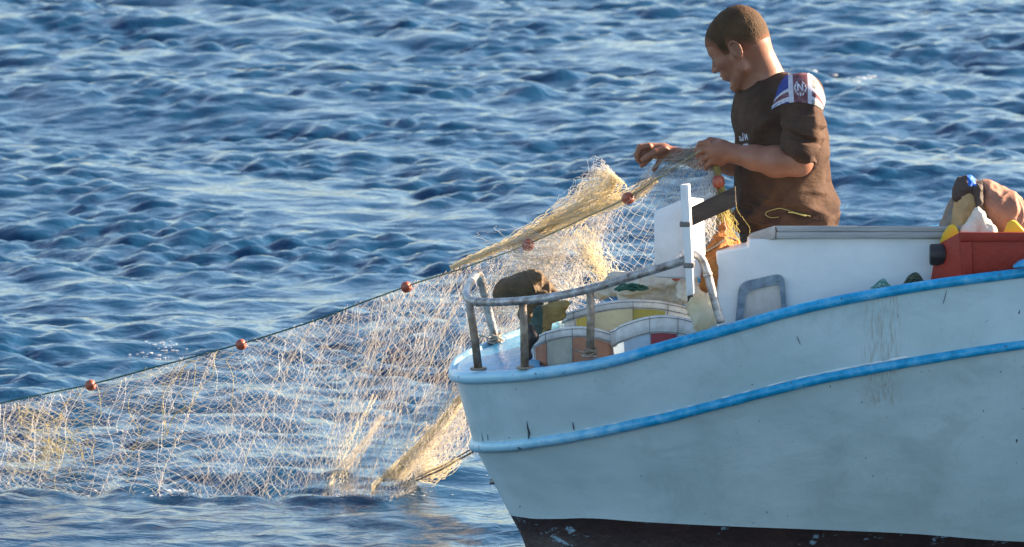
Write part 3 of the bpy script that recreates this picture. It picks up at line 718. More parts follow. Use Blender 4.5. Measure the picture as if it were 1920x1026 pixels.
# red crate with its yellow pieces and black cap
m_red = M('red_plastic', (.36, .026, .008), (.26, .018, .006), 6, .5, .2, 60)
t = empty('red_crate', W(1850, 530, -.5), 'red plastic crate standing on the blue rail at the right', 'crate')
yf = -.55
A = [W(1797, 436, yf), W(2080, 436, yf), W(2070, 545, yf), W(1806, 545, yf)]
cx0 = A[0]; dep = .085; sk = -.066
B = [W(1757, 458, yf + dep), W(2060, 458, yf + dep), W(2060, 545, yf + dep), W(1742, 545, yf + dep)]
mb = MB()
def q4(a, b_, c_, d_, m=0): 
    mb.add([a, b_, c_, d_], [(0, 1, 2, 3)], m)
mb.prism(A, (0, .012, 0)); mb.build('front_wall', m_red, t, False, bevel=.004)
mb = MB(); mb.prism([A[0], B[0], B[3], A[3]], (.012, 0, 0)); mb.build('end_wall', m_red, t, False, bevel=.004)
mb = MB(); mb.prism([B[0], B[1], B[2], B[3]], (0, .012, 0)); mb.build('back_wall', m_red, t, False, bevel=.004)
mb = MB(); mb.prism([A[3] + [0, 0, .02], A[2] + [0, 0, .02], B[2] + [0, 0, .02], B[3] + [0, 0, .02]], (0, 0, .01)); mb.build('crate_floor', m_red, t, False)
fr = [W(1800, 436, yf - .008), W(2080, 436, yf - .008), W(2080, 453, yf - .008), W(1801, 453, yf - .008)]
mb = MB(); mb.prism(fr, (0, .0078, 0)); mb.prism([W(1800.5, 453.2, yf - .0075), W(1821, 453.2, yf - .0075), W(1826, 545, yf - .0075), W(1807, 545, yf - .0075)], (0, .0073, 0)); mb.build('raised_border', m_red, t, False, bevel=.003)
mb = MB(); q = W(1759, 477, -.48); mb.tube([q + [.02, 0, 0], q + [-.018, -.003, -.001], q + [-.026, -.003, -.001]], [.033, .0335, .031], 24); mb.tube([q + [.012, 0, 0], q + [.016, 0, 0]], .037, 24); mb.build('drain_cap', m_black, t, True, bevel=.002)
m_yel = M('yellow_plastic', (.86, .66, .04), (.74, .52, .03), 8, .4, .15, 40, trans=.15)
for (pts, yy, lb) in (([(1760, 462), (1766, 440), (1776, 425), (1783, 420), (1791, 424), (1799, 440), (1800, 470)], -.462, 'smaller yellow wedge poking from the left corner of the red crate'),
                      ([(1878, 470), (1880, 440), (1888, 418), (1896, 412), (1904, 415), (1925, 438), (1930, 470)], -.51, 'larger yellow wedge poking from the red crate near the picture edge')):
    mb = MB(); c_ = np.mean([W(x, y, yy) for x, y in pts], axis=0)
    f_ = [W(x, y, yy) for x, y in pts]; mb.prism(f_, (.006, .016, -.002)); o = mb.build('yellow_wedge', m_yel, None, False, bevel=.004); lab(o, lb, 'wedge', 'yellow wedges in the red crate')

# heap on the cabin roof
m_tan = M('tan_canvas', (.58, .36, .15), (.36, .23, .11), 9, .8, .4, 60); m_grbr = M('grey_brown_canvas', (.18, .14, .11), (.27, .22, .17), 14, .8, .4, 60)
m_dk = M('dark_brown_jacket', (.05, .03, .022), (.09, .055, .04), 14, .75, .3, 60); m_bl = M('blue_patch_cloth', (.01, .13, .55), None, rough=.6)
m_sal = M('faded_terracotta_tarp', (.40, .19, .12), (.27, .12, .075), 9, .75, .3, 60); m_lb = M('light_blue_tarp', (.35, .55, .78), (.45, .62, .82), 9, .55, .2)
m_wc = M('white_cloth', (.80, .76, .66), (.68, .62, .50), 14, .7, .3, 50, trans=.15)
yb = -.36
def h1(S):
    S.cone(W(1815, 372, yb), W(1800, 430, yb), .034, .055, .03); S.cone(W(1798, 385, yb), W(1780, 436, yb), .022, .026, .03); S.cone(W(1830, 380, yb), W(1862, 432, yb), .034, .044, .03); S.cone(W(1775, 425, yb), W(1764, 440, yb), .02, .012, .02)
blob('canvas_sack', 'tan canvas sack with sagging sides on the cabin roof behind the red crate', 'sack', *bounds([W(1745, 350, yb - .08), W(1910, 450, yb + .08)], .02), .0033, h1, [m_tan, m_grbr], [(.009, 15, 11, (1.3, 1, .35), True), (.005, 40, 12, (1, 1, .4), True), (.001, 120, 13, (1, 1, 1), False)],
     colfn=lambda V: ((V[:, 0] < W(1779, 400, yb)[0] + .15 * (V[:, 2] - W(1780, 430, yb)[2])) | ((V[:, 0] > W(1830, 400, yb)[0]))).astype(int))
def h2(S):
    S.cone(W(1797, 368, yb - .02), W(1812, 352, yb), .014, .026, .02); S.cone(W(1812, 354, yb), W(1842, 362, yb), .031, .028, .03); S.cone(W(1834, 352, yb - .04), W(1837, 390, yb - .055), .013, .007, .012); S.ell(W(1818, 371, yb - .048), (.012, .012, .014), k=.004, mode='cut')
blob('jacket', 'dark brown jacket with a blue patch thrown over the tan sack', 'jacket', *bounds([W(1770, 325, yb - .09), W(1870, 410, yb + .06)], .015), .0028, h2, [m_dk, m_bl], [(.006, 22, 13, (1.2, 1, .5), True), (.003, 60, 14, (1, 1, .5), True)],
     colfn=lambda V: ((V[:, 0] > W(1814, 340, yb)[0]) & (V[:, 0] < W(1829, 340, yb)[0]) & (V[:, 2] > W(1820, 346, yb)[2])).astype(int))
def h3(S):
    S.cone(W(1848, 360, yb + .01), W(1876, 385, yb), .026, .036, .03); S.cone(W(1872, 385, yb), W(1925, 432, yb), .040, .05, .03); S.cone(W(1888, 395, yb - .02), W(1884, 440, yb), .034, .04, .03); S.cone(W(1920, 432, yb), W(1990, 445, yb), .05, .03, .03)
blob('tarpaulin', 'faded terracotta tarpaulin sloping down to the right from the jacket', 'tarpaulin', *bounds([W(1825, 330, yb - .08), W(2020, 450, yb + .08)], .02), .0033, h3, m_sal, [(.013, 12, 15, (1.5, 1, .45), True), (.006, 34, 16, (1, 1, .5), True), (.001, 120, 13, (1, 1, 1), False)])
def h4(S):
    S.cone(W(1858, 350, yb + .06), W(1935, 412, yb + .06), .014, .018, .02); S.cone(W(1935, 412, yb + .06), W(1990, 440, yb + .06), .02, .02, .02)
blob('blue_sheet', 'light blue sheet edge showing behind the terracotta tarpaulin', 'sheet', *bounds([W(1840, 335, yb + .02), W(2010, 455, yb + .1)], .02), .004, h4, m_lb, [(.003, 30, 17, (1, 1, 1), True)])
def h5(S):
    S.cone(W(1834, 398, yb - .085), W(1818, 434, yb - .09), .009, .026, .02); S.cone(W(1835, 398, yb - .085), W(1852, 434, yb - .09), .009, .026, .02)
blob('white_cloth', 'bunched white cloth hanging in front of the tan sack', 'cloth', *bounds([W(1780, 390, yb - .13), W(1880, 445, yb - .05)], .01), .0028, h5, m_wc, [(.004, 40, 18, (1.4, 1, .2), True), (.0015, 90, 19, (1.3, 1, .3), True)])
def h6(S): S.cone(W(1925, 385, yb + .1), W(1960, 440, yb + .1), .02, .03, .02)
blob('brown_bundle', 'small dark bundle just cut off by the right edge of the picture', 'bundle', *bounds([W(1900, 365, yb + .05), W(1990, 455, yb + .15)], .02), .004, h6, m_grbr, [(.004, 50, 19, (1, 1, 1), True)])

# ------------------------------------------------------------------ the fisherman
PY = .05
man = empty('person', (W(1470, 700, PY)[0], PY, DZ), 'man in dark brown shirt looking down, hauling the net in with both hands', 'person')
pitch, yaw = R(30), R(22)
bf = np.array([-math.cos(yaw), math.sin(yaw), 0]); zz = np.array([0, 0, 1.])
HF = bf * math.cos(pitch) - zz * math.sin(pitch); HU = zz * math.cos(pitch) + bf * math.sin(pitch); HLf = np.cross(HU, HF)
HC = W(1384, 84, PY); HS = .98
def hp(f, l, u): return HC + (HF * f + HLf * l + HU * u) * HS
HM = np.array([HF, HLf, HU])
def head_cranium(S, d=0.):
    S.ell(hp(-.009, 0, .034), np.array([.093, .075, .080]) * HS + d, HM, .02)
    S.ell(hp(-.038, 0, .044), np.array([.060, .060, .062]) * HS + d, HM, .03)
    S.ell(hp(.034, 0, .018), np.array([.066, .066, .068]) * HS + d, HM, .02)
    S.ell(hp(-.045, 0, -.005), np.array([.058, .064, .070]) * HS + d, HM, .03)
def head(S):
    head_cranium(S)
    S.ell(hp(.030, 0, -.040), np.array([.058, .058, .075]) * HS, HM, .02)
    for s_ in (-1, 1):
        S.cone(hp(.0, .056 * s_, -.045), hp(.004, .053 * s_, -.078), .020, .017, .02)
        S.cone(hp(.004, .053 * s_, -.078), hp(.066, .016 * s_, -.112), .017, .016, .015)
        S.ell(hp(.060, .038 * s_, -.030), np.array([.026, .022, .020]) * HS, HM, .02)
        S.cone(hp(.088, .010 * s_, .016), hp(.072, .044 * s_, .018), .010, .008, .01)
        S.ell(hp(.100, .030 * s_, -.004), np.array([.017, .016, .011]) * HS, HM, .008, 'cut')
        S.ell(hp(.074, .031 * s_, -.004), np.array([.015, .015, .014]) * HS, HM, .004)
    S.ell(hp(.073, 0, -.114), np.array([.020, .022, .018]) * HS, HM, .012)
    S.cone(hp(.086, 0, .004), hp(.112, 0, -.034), .0085, .0105, .010)
    for s_ in (-1, 1): S.ell(hp(.099, .012 * s_, -.037), np.array([.011, .007, .008]) * HS, HM, .005)
    S.ell(hp(.082, 0, -.066), np.array([.018, .027, .022]) * HS, HM, .015)
    S.ell(hp(.095, 0, -.062), np.array([.0085, .022, .0058]) * HS, HM, .004)
    S.ell(hp(.092, 0, -.0745), np.array([.0085, .019, .0062]) * HS, HM, .004)
    S.ell(hp(.104, 0, -.0685), np.array([.010, .022, .0012]) * HS, HM, .003, 'cut')
    for s_ in (-1, 1):
        if True:
            er = math.radians(28 * s_); eax = np.array([HF * math.cos(er) + HLf * math.sin(er) * -1, HLf * math.cos(er) + HF * math.sin(er), HU])
            S.ell(hp(-.014, .080 * s_, -0.022), np.array([.019, .0045, .032]) * HS, eax, .004)
            S.ell(hp(-.004, .078 * s_, -0.02), np.array([.012, .008, .020]) * HS, HM, .006)
            S.ell(hp(-.013, .089 * s_, -0.018), np.array([.010, .006, .020]) * HS, eax, .003, 'cut')
            pts = [hp(.004 + .0 - .02 + .020 * math.cos(a), (.083 + .006 * (1 - math.cos(a)) * .5) * s_, -.018 + .029 * math.sin(a)) for a in np.linspace(.5, 4.3, 9)]
            S.chain(pts, [.0036] * 9, .003)
def arms(S):
    # near (left) arm: elbow towards the camera, forearm level to the left
    S.chain([W(1500, 205, -.12), W(1497, 300, -.20)], [.036, .043], .02)
    S.chain([W(1496, 304, -.20), W(1455, 303, -.185), W(1415, 296, -.16), W(1378, 289, -.14)], [.046, .047, .037, .029], .02)
    # far (right) arm
    S.chain([W(1436, 185, .20), W(1425, 290, .30)], [.05, .042], .03)
    S.chain([W(1425, 300, .30), W(1375, 305, .28), W(1310, 298, .24), W(1266, 291, .21)], [.042, .040, .031, .0235], .02)
def hand_near(S):
    y = -.14
    S.cone(W(1378, 288, y), W(1352, 283, y), .027, .034, .015); S.cone(W(1352, 284, y), W(1334, 284, y - .005), .035, .027, .012)
    S.cone(W(1350, 300, y), W(1335, 300, y - .003), .022, .018, .01)
    f = [ # index, middle, ring, little : knuckle, pip, dip, tip
        [(1327,268,y-.012),(1313,270,y-.006),(1307,281,y+.004),(1313,290,y+.012)],
        [(1328,279,y-.018),(1313,283,y-.014),(1309,294,y+.002),(1317,300,y+.012)],
        [(1330,291,y-.018),(1317,297,y-.014),(1314,307,y),(1322,310,y+.012)],
        [(1334,301,y-.014),(1325,309,y-.012),(1323,316,y),(1331,318,y+.010)]]
    for q, r in zip(f, (.0098, .010, .0094, .0082)):
        S.chain([W(*p) for p in q], [r + .001, r, r * .93, r * .84], .0035)
    S.chain([W(1350, 268, y + .022), W(1332, 264, y + .026), W(1318, 270, y + .020), W(1309, 279, y + .014)], [.014, .0115, .0105, .0088], .005)
def hand_far(S):
    y = .21
    S.cone(W(1266, 291, y), W(1243, 285, y), .022, .025, .015); S.cone(W(1243, 284, y), W(1220, 279, y), .026, .019, .01)
    S.cone(W(1245, 292, y + .01), W(1222, 288, y + .01), .018, .014, .01)
    f = [[(1217,274,y-.018),(1200,276,y-.020),(1194,290,y-.018),(1197,302,y-.014)],
         [(1214,281,y-.006),(1201,292,y-.006),(1199,300,y-.002),(1204,305,y+.004)],
         [(1226,287,y+.004),(1217,298,y+.0),(1208,307,y-.002),(1203,311,y-.002)],
         [(1241,295,y-.010),(1235,305,y-.012),(1229,314,y-.014),(1226,319,y-.014)]]
    for q, r in zip(f, (.0102, .0100, .0090, .0082)):
        S.chain([W(*p) for p in q], [r + .001, r, r * .92, r * .82], .0035)
    S.chain([W(1246, 280, y - .026), W(1228, 286, y - .036), W(1214, 293, y - .036), W(1205, 299, y - .030)], [.013, .0115, .0100, .0085], .004)
TY = R(18); TFv = np.array([-math.cos(TY), -math.sin(TY), 0]); TL = np.array([math.sin(TY), -math.cos(TY), 0])
ST_ROWS = [(148,1440,.060,.10),(165,1452,.100,.150),(185,1459,.122,.175),(220,1462,.131,.185),(260,1464,.133,.186),(300,1467,.134,.180),(345,1469,.133,.174),(385,1472,.135,.174),(412,1474,.140,.180),(432,1474,.138,.175)]
TZ = np.array([W(r[1], r[0], PY)[2] for r in ST_ROWS])[::-1]; TX = np.array([W(r[1], r[0], PY)[0] for r in ST_ROWS])[::-1]
TA = np.array([r[2] for r in ST_ROWS])[::-1]; TB = np.array([r[3] for r in ST_ROWS])[::-1]
def torso(S, d=0., zlo=None, zhi=None, k=.03):
    zlo = TZ[0] if zlo is None else zlo; zhi = TZ[-1] if zhi is None else zhi
    def fn(X, Y, Z):
        zc = np.clip(Z, TZ[0], TZ[-1]); cx = np.interp(zc, TZ, TX); a = np.interp(zc, TZ, TA) + d; b_ = np.interp(zc, TZ, TB) + d
        x = (X - cx); y = (Y - PY); f = x * TFv[0] + y * TFv[1]; l = x * TL[0] + y * TL[1]
        q = (np.abs(f / a)**2.3 + np.abs(l / b_)**2.3)**(1 / 2.3); r = (q - 1) * np.minimum(a, b_)
        return np.maximum(r, np.maximum(zlo - Z, Z - zhi))
    S.apply(fn, (TX.min() - .25, PY - .25, zlo - .02), (TX.max() + .25, PY + .25, zhi + .02), k)
NB = W(1432, 152, PY)
def neck(S, d=0.):
    S.cone(hp(-.040, 0, -.030), NB + [.012, 0, -.005], .054 + d, .062 + d, .02)
    S.cone(hp(.0, 0, -.060), NB + [-.018, -.01, -.02], .038 + d, .05 + d, .02)
lo, hi = bounds([W(1178, 8, -.27), W(1580, 8, -.27), W(1180, 520, -.27), W(1200, 330, .38), W(1580, 420, .38)], .0)
lo[0] = W(1183, 300, .2)[0]; hi[2] = W(1388, 2, PY)[2]; lo[1] = -.27; hi[1] = .37; lo[2] = W(1400, 460, PY)[2]
S = SDF(lo, hi, .0026)
head(S); neck(S); torso(S, -.022); arms(S)
S.cone(NB + [.02, 0, -.03], W(1490, 190, -.09), .05, .035, .03); S.cone(NB + [.02, 0, -.03], W(1440, 182, .17), .05, .045, .03)
hand_near(S); hand_far(S)
V, F = S.mesh(); V = smooth(V, F, 1, .4)
m_skin, n, l, b = node_mat('skin')
tc = n.new('ShaderNodeTexCoord'); z = n.new('ShaderNodeTexNoise'); z.inputs['Scale'].default_value = 18; z.inputs['Detail'].default_value = 6; l.new(tc.outputs['Object'], z.inputs['Vector'])
r_ = n.new('ShaderNodeValToRGB'); e = r_.color_ramp.elements; e[0].position = .35; e[0].color = (.26, .100, .052, 1); e[1].position = .68; e[1].color = (.34, .145, .080, 1); l.new(z.outputs[0], r_.inputs[0]); l.new(r_.outputs[0], b.inputs['Base Color'])
b.inputs['Roughness'].default_value = .5; b.inputs['Subsurface Weight'].default_value = .25; b.inputs['Subsurface Radius'].default_value = (1, .35, .2); b.inputs['Subsurface Scale'].default_value = .006
z2 = n.new('ShaderNodeTexNoise'); z2.inputs['Scale'].default_value = 220; z2.inputs['Detail'].default_value = 3; l.new(tc.outputs['Object'], z2.inputs['Vector'])
bp = n.new('ShaderNodeBump'); bp.inputs['Strength'].default_value = .35; bp.inputs['Distance'].default_value = .0012; l.new(z2.outputs[0], bp.inputs['Height']); l.new(bp.outputs[0], b.inputs['Normal'])
body = mk('body', V, F, m_skin, man)
# hair: close crop, thicker on top, fading to stubble above the ear and at the nape
def hline(f): return np.interp(f, [-.12, -.06, -.035, -.010, .004, .012, .030, .040, .055, .075, .10], [-.040, -.036, -.022, .000, .004, -.030, -.028, .008, .034, .046, .048])
m_hair, n, l, b = node_mat('cropped_hair'); b.inputs['Roughness'].default_value = .75; b.inputs['Specular IOR Level'].default_value = .2
tc = n.new('ShaderNodeTexCoord'); z = n.new('ShaderNodeTexNoise'); z.inputs['Scale'].default_value = 260; z.inputs['Detail'].default_value = 3; l.new(tc.outputs['Object'], z.inputs['Vector'])
z3 = n.new('ShaderNodeTexNoise'); z3.inputs['Scale'].default_value = 22; l.new(tc.outputs['Object'], z3.inputs['Vector'])
at = n.new('ShaderNodeAttribute'); at.attribute_name = 'crop_density'
ad = n.new('ShaderNodeMath'); ad.operation = 'ADD'; l.new(at.outputs['Fac'], ad.inputs[0]); l.new(z.outputs[0], ad.inputs[1])
mr = n.new('ShaderNodeMapRange'); mr.inputs[1].default_value = .55; mr.inputs[2].default_value = 1.15; l.new(ad.outputs[0], mr.inputs[0])
c1 = n.new('ShaderNodeMix'); c1.data_type = 'RGBA'; l.new(z3.outputs[0], c1.inputs[0]); c1.inputs[6].default_value = (.034, .018, .009, 1); c1.inputs[7].default_value = (.12, .064, .028, 1)
c2 = n.new('ShaderNodeMix'); c2.data_type = 'RGBA'; l.new(mr.outputs[0], c2.inputs[0]); c2.inputs[6].default_value = (.25, .098, .052, 1); l.new(c1.outputs[2], c2.inputs[7]); l.new(c2.outputs[2], b.inputs['Base Color'])
bp = n.new('ShaderNodeBump'); bp.inputs['Strength'].default_value = 1; bp.inputs['Distance'].default_value = .003; l.new(z.outputs[0], bp.inputs['Height']); l.new(bp.outputs[0], b.inputs['Normal'])
S = SDF(HC - .15, HC + .16, .0022); head_cranium(S, .0022)
def loc(X, Y, Z):
    x, y, z_ = X - HC[0], Y - HC[1], Z - HC[2]
    return (x * HF[0] + y * HF[1] + z_ * HF[2]) / HS, (x * HU[0] + y * HU[1] + z_ * HU[2]) / HS
def cut(X, Y, Z):
    f, u = loc(X, Y, Z); return (hline(f) - u - .006) * .7
S.apply(cut, HC - .15, HC + .16, .0, 'max')
V, F = S.mesh(); V = smooth(V, F, 2, .5); N = normals(V, F); f_, u_ = loc(V[:, 0], V[:, 1], V[:, 2]); den = np.clip((u_ - hline(f_)) / .050, 0, 1)
V = V + N * (vnoise(V, 420, 3) * .0009 * den + .0006 * np.clip(u_ / .08, 0, 1) + vnoise(V, 50, 4) * .0008)[:, None]
hair = mk('hair', V, F, m_hair, man); at_ = hair.data.attributes.new('crop_density', 'FLOAT', 'POINT'); at_.data.foreach_set('value', den.astype(np.float32))
# eyes and brows
for s_ in (-1, 1):
    mb = MB(); P = [hp(.093 - .016 * t * t, (.016 + .030 * t) * s_, .0215 + .004 * math.sin(t * 2.6)) for t in np.linspace(0, 1, 7)]; mb.tube(P, [.002, .0034, .0036, .0034, .003, .0024, .001], 6); mb.build('eyebrow', m_hair, man)
    S = SDF(hp(.08, .031 * s_, -.004) - .02, hp(.08, .031 * s_, -.004) + .02, .0015); S.ell(hp(.077, .031 * s_, -.006), (.0118, .0118, .0118)); V, F = S.mesh()
    c_ = hp(.077, .031 * s_, -.006); dv = (HF * .9 - HU * .35); mi = (((V - c_) @ dv) > .0102).astype(int)
    mk('eye', V, F, [M('eye_white', (.6, .56, .52), None, rough=.2), M('iris', (.03, .018, .012), None, rough=.2)], man, True, mi[F[:, 0]])
# shirt
m_shirt = M('dark_brown_jersey', (.056, .031, .021), (.095, .054, .035), 9, .85, .6, 30, spec=.15, bdist=.016, bstretch=(.6, .6, 1.3))
S = SDF((W(1355, 100, 0)[0], -.30, W(1400, 440, PY)[2]), (W(1590, 100, 0)[0], .37, W(1440, 108, PY)[2]), .0036)
torso(S, .0, zlo=W(1470, 424, PY)[2])
S.cone(NB + [.022, .0, -.026], W(1506, 178, -.10), .060, .060, .03); S.cone(NB + [.02, 0, -.03], W(1446, 180, .17), .06, .056, .03)
S.cone(W(1505, 178, -.10), W(1506, 190, -.12), .062, .062, .03)
S.chain([W(1507, 190, -.125), W(1506, 240, -.175), W(1500, 292, -.20)], [.061, .056, .051], .018)
S.chain([W(1438, 186, .17), W(1432, 240, .25), W(1425, 300, .30)], [.060, .056, .052], .02)
S.cone(W(1500, 290, -.20), W(1496, 301, -.20), .055, .054, .01)
# collar opening follows the neck
S.cone(hp(-.040, 0, -.030), NB + [.006, 0, .010], .058, .066, .006, 'cut'); S.cone(hp(.0, 0, -.060), NB + [-.018, -.01, -.006], .042, .054, .006, 'cut')
# sleeve end: slanting opening round the forearm
ec = W(1490, 289, -.20); ed = np.array([-.40, -.1, -.92]); ed /= np.linalg.norm(ed)
def sl(X, Y, Z): return -(((X - ec[0]) * ed[0] + (Y - ec[1]) * ed[1] + (Z - ec[2]) * ed[2]))
def slcut(X, Y, Z):
    a = (X - ec[0]) * ed[0] + (Y - ec[1]) * ed[1] + (Z - ec[2]) * ed[2]
    r = np.maximum(np.abs(X - ec[0]) - .11, np.maximum(Y + .148 + 0 * X, np.abs(Z - (ec[2] - .04)) - .09))
    return np.maximum(-a - .0, r)
S.apply(slcut, ec - .15, ec + .15, .006, 'cut')
S.cone(W(1425, 345, -.20), W(1530, 345, -.20), .0, .0, .001, 'cut')
V, F = S.mesh(); V = smooth(V, F, 1, .5); N = normals(V, F)
# folds: gathered at the waist, twisting round the sleeve, long soft ones on the back
zw = W(1470, 400, PY)[2]; zs = W(1500, 250, 0)[2]
waist = np.exp(-((V[:, 2] - zw) / .06)**2); slv = (V[:, 1] < -.135) & (V[:, 0] > W(1450, 200, -.2)[0]); slv = np.clip((-.125 - V[:, 1]) / .03, 0, 1) * np.exp(-((V[:, 2] - W(1500, 262, -.2)[2]) / .085)**2)
def ridge(P, sc, sd): d = vnoise(P, sc, sd); return 1 - 2.2 * np.abs(d)
Pq = V * np.array([.45, .45, 1.5]) + .35 * np.outer(V[:, 0], [0, 0, 1]); d1 = ridge(Pq, 24, 2) * .024 * waist + ridge(Pq, 11, 12) * .024 * waist
Pq = V * np.array([.55, .55, 1.7]) + .7 * np.outer(V[:, 0], [0, 0, 1]); d2 = ridge(Pq, 26, 3) * .013 * slv
Pq = V * np.array([1, 1, .7]) - .5 * np.outer(V[:, 0], [0, 0, 1]); d3 = ridge(Pq, 11, 4) * .009 + vnoise(V, 16, 6) * .005
col = np.clip((W(1460, 150, 0)[2] - V[:, 2]) / .03, 0.15, 1)
V = V + N * ((d1 + d2 + d3 * col))[:, None]; V = smooth(V, F, 1, .4)
shirt = mk('shirt', V, F, m_shirt, man)
sb = BVHTree.FromPolygons([tuple(v) for v in V], [tuple(int(i) for i in f) for f in F])
def cast(px, py, off=.0016):
    o_ = Vector((0, -D, H)); d = (Vector(W(px, py, 0)) - o_).normalized(); h = sb.ray_cast(o_, d)
    return None if h[0] is None else np.array(h[0] + h[1] * (off if h[1].dot(d) < 0 else -off))
def sticker(name, fn, box, nx, ny, mats, parent, quad=None):
    """thin printed patch lying on the shirt; quad maps (u,v) to the place it covers"""
    V = []; F = []; mi = []; ok = {}
    for i in range(nx + 1):
        for j in range(ny + 1):
            p = cast(*quad(i / nx, j / ny)); ok[i, j] = len(V) if p is not None else None
            if p is not None: V.append(p)
    for i in range(nx):
        for j in range(ny):
            c = fn((i + .5) / nx, (j + .5) / ny); q = [ok[i, j], ok[i + 1, j], ok[i + 1, j + 1], ok[i, j + 1]]
            if c is None or None in q: continue
            if max(np.linalg.norm(V[q[a]] - V[q[(a + 1) % 4]]) for a in range(4)) > .02: continue
            F.append(q); mi.append(c)
    return mk(name, V, F, mats, parent, True, mi)
def lerp(a, b_, t): return a[0] + (b_[0] - a[0]) * t, a[1] + (b_[1] - a[1]) * t
def bez(p, t):
    q = [np.array(x, float) for x in p]
    while len(q) > 1: q = [q[i] * (1 - t) + q[i + 1] * t for i in range(len(q) - 1)]
    return tuple(q[0])
topc = [(1452, 176), (1472, 140), (1510, 132), (1543, 172), (1545, 186)]; botc = [(1446, 206), (1474, 186), (1508, 190), (1536, 196), (1541, 207)]
top_ = [(1458, 170), (1466, 140), (1500, 106), (1540, 140), (1548, 190)]
def fq(u, v): return lerp(bez(top_, u), bez(botc, u), v)
def stroke(u, v, segs_, w_):
    for (x0, y0, x1, y1) in segs_:
        dx, dy = x1 - x0, y1 - y0; t = max(0, min(1, ((u - x0) * dx + (v - y0) * dy) / (dx * dx + dy * dy))); 
        if math.hypot(u - x0 - t * dx, v - y0 - t * dy) < w_: return True
    return False
Nst = [(.44, .62, .44, .42), (.44, .42, .51, .62), (.51, .62, .51, .42)]
ORN = [(.40, .45, .385, .55), (.385, .55, .41, .66), (.56, .45, .575, .55), (.575, .55, .55, .66), (.42, .70, .44, .76), (.53, .70, .51, .76), (.475, .70, .475, .78), (.41, .40, .43, .36), (.54, .40, .52, .36)]
def flag(u, v):     # 0 navy 1 white 2 maroon 3 grey
    if .365 < u < .595:
        if stroke(u, v, Nst, .013) or stroke(u, v, ORN, .012): return 1
        return 2
    if .285 < u < .675: return 1
    vc = .66
    if abs(v - .60 - (.10 if u < .3 else .04)) < .085: return 2
    if abs(v - .60 - (.10 if u < .3 else .04)) < .21: return 1
    if u < .3:
        if stroke(u, v, [(.0, 1.0, .28, .92)], .03) and v > .8: return 1
        return 0
    return 3 if u > .68 else 0
m_p = [M('print_navy', (.025, .045, .20), (.04, .06, .26), 60, .8), M('print_white', (.60, .58, .62), (.44, .42, .47), 70, .8), M('print_maroon', (.13, .035, .045), (.24, .14, .15), 70, .8, lo=.45, hi=.75), M('print_grey', (.14, .15, .15), (.28, .28, .28), 90, .8)]
sticker('shoulder_print', flag, None, 80, 44, m_p, shirt, fq)
LOG = [(.05, .30, .22, .42), (.22, .42, .10, .55), (.10, .55, .28, .62), (.42, .05, .46, .60), (.46, .60, .34, .50), (.62, .12, .70, .55), (.70, .55, .80, .12), (.80, .12, .92, .50), (.5, .93, .98, .93), (.66, .90, .95, .90)]
sticker('chest_print', lambda u, v: 0 if stroke(u, v, LOG, .045) else None, None, 40, 40, [m_p[1]], shirt, lambda u, v: (1386 + u * 18, 249 + v * 24))
# hem, cord and trousers
m_tr = M('dark_work_trousers', (.028, .018, .014), (.05, .033, .024), 14, .85, .3, 100)
S = SDF((W(1355, 400, 0)[0], -.22, DZ + .02), (W(1600, 400, 0)[0], .33, W(1470, 412, PY)[2]), .006)
tz = W(1470, 432, PY)[2]
def hipf(X, Y, Z):
    x = X - W(1474, 440, PY)[0]; y = Y - PY; f = x * TFv[0] + y * TFv[1]; l_ = x * TL[0] + y * TL[1]; gx = 1 + np.clip(tz - Z, -.1, .2) * .5
    q = np.sqrt((f / (.135 * gx))**2 + (l_ / (.178 * gx))**2); return np.maximum((q - 1) * .135, np.maximum((tz - .14) - Z, Z - (tz + .03)))
S.apply(hipf, (W(1360, 400, 0)[0], -.2, tz - .2), (W(1600, 400, 0)[0], .3, tz + .05), .01)
hx = W(1474, 440, PY)[0]
for s_, dx in ((-1, .03), (1, -.05)):
    S.chain([(hx + .0, PY + s_ * .085, tz - .10), (hx + dx - .02, PY + s_ * .11, tz - .45), (hx + dx, PY + s_ * .12, DZ + .06)], [.10, .075, .06], .05)
V, F = S.mesh(); N = normals(V, F); V = V + N * (ridge(V * np.array([.6, .6, 1.4]), 16, 12) * .007)[:, None]; V = smooth(V, F, 1, .4)
mk('trousers', V, F, m_tr, man)
for s_, dx in ((-1, .03), (1, -.05)):
    S = SDF((hx - .3, PY + s_ * .12 - .1, DZ - .01), (hx + .2, PY + s_ * .12 + .1, DZ + .25), .006)
    S.chain([(hx + dx, PY + s_ * .12, DZ + .2), (hx + dx + .01, PY + s_ * .12, DZ + .06)], [.068, .055], .02); S.chain([(hx + dx + .02, PY + s_ * .12, DZ + .045), (hx + dx - .15, PY + s_ * .125, DZ + .036)], [.045, .038], .02)
    V, F = S.mesh(); mk('boot', V, F, m_black, man)
m_ycord = M('yellow_green_cord', (.42, .36, .10), (.62, .55, .22), 50, .8, .4, 200)
def cast_or(px, py, off): 
    p = cast(px, py, off); return p if p is not None else W(px, py, PY - .17)
mb = MB(); pts = [(1462,408),(1446,411),(1436,406),(1437,398),(1450,394),(1463,391),(1472,394),(1484,397),(1494,401),(1506,404),(1520,408)]
mb.tube(cr([cast_or(x, y, .006) for x, y in pts], 4), 0.0009, 6); pts = [(1476,400),(1488,401),(1500,405),(1512,408)]; mb2 = MB(); mb2.tube(cr([cast_or(x, y, .007) for x, y in pts], 4), .0020, 6)
mb.build('waist_cord', m_ycord, man); mb2.build('cord_end', m_ycord, man)

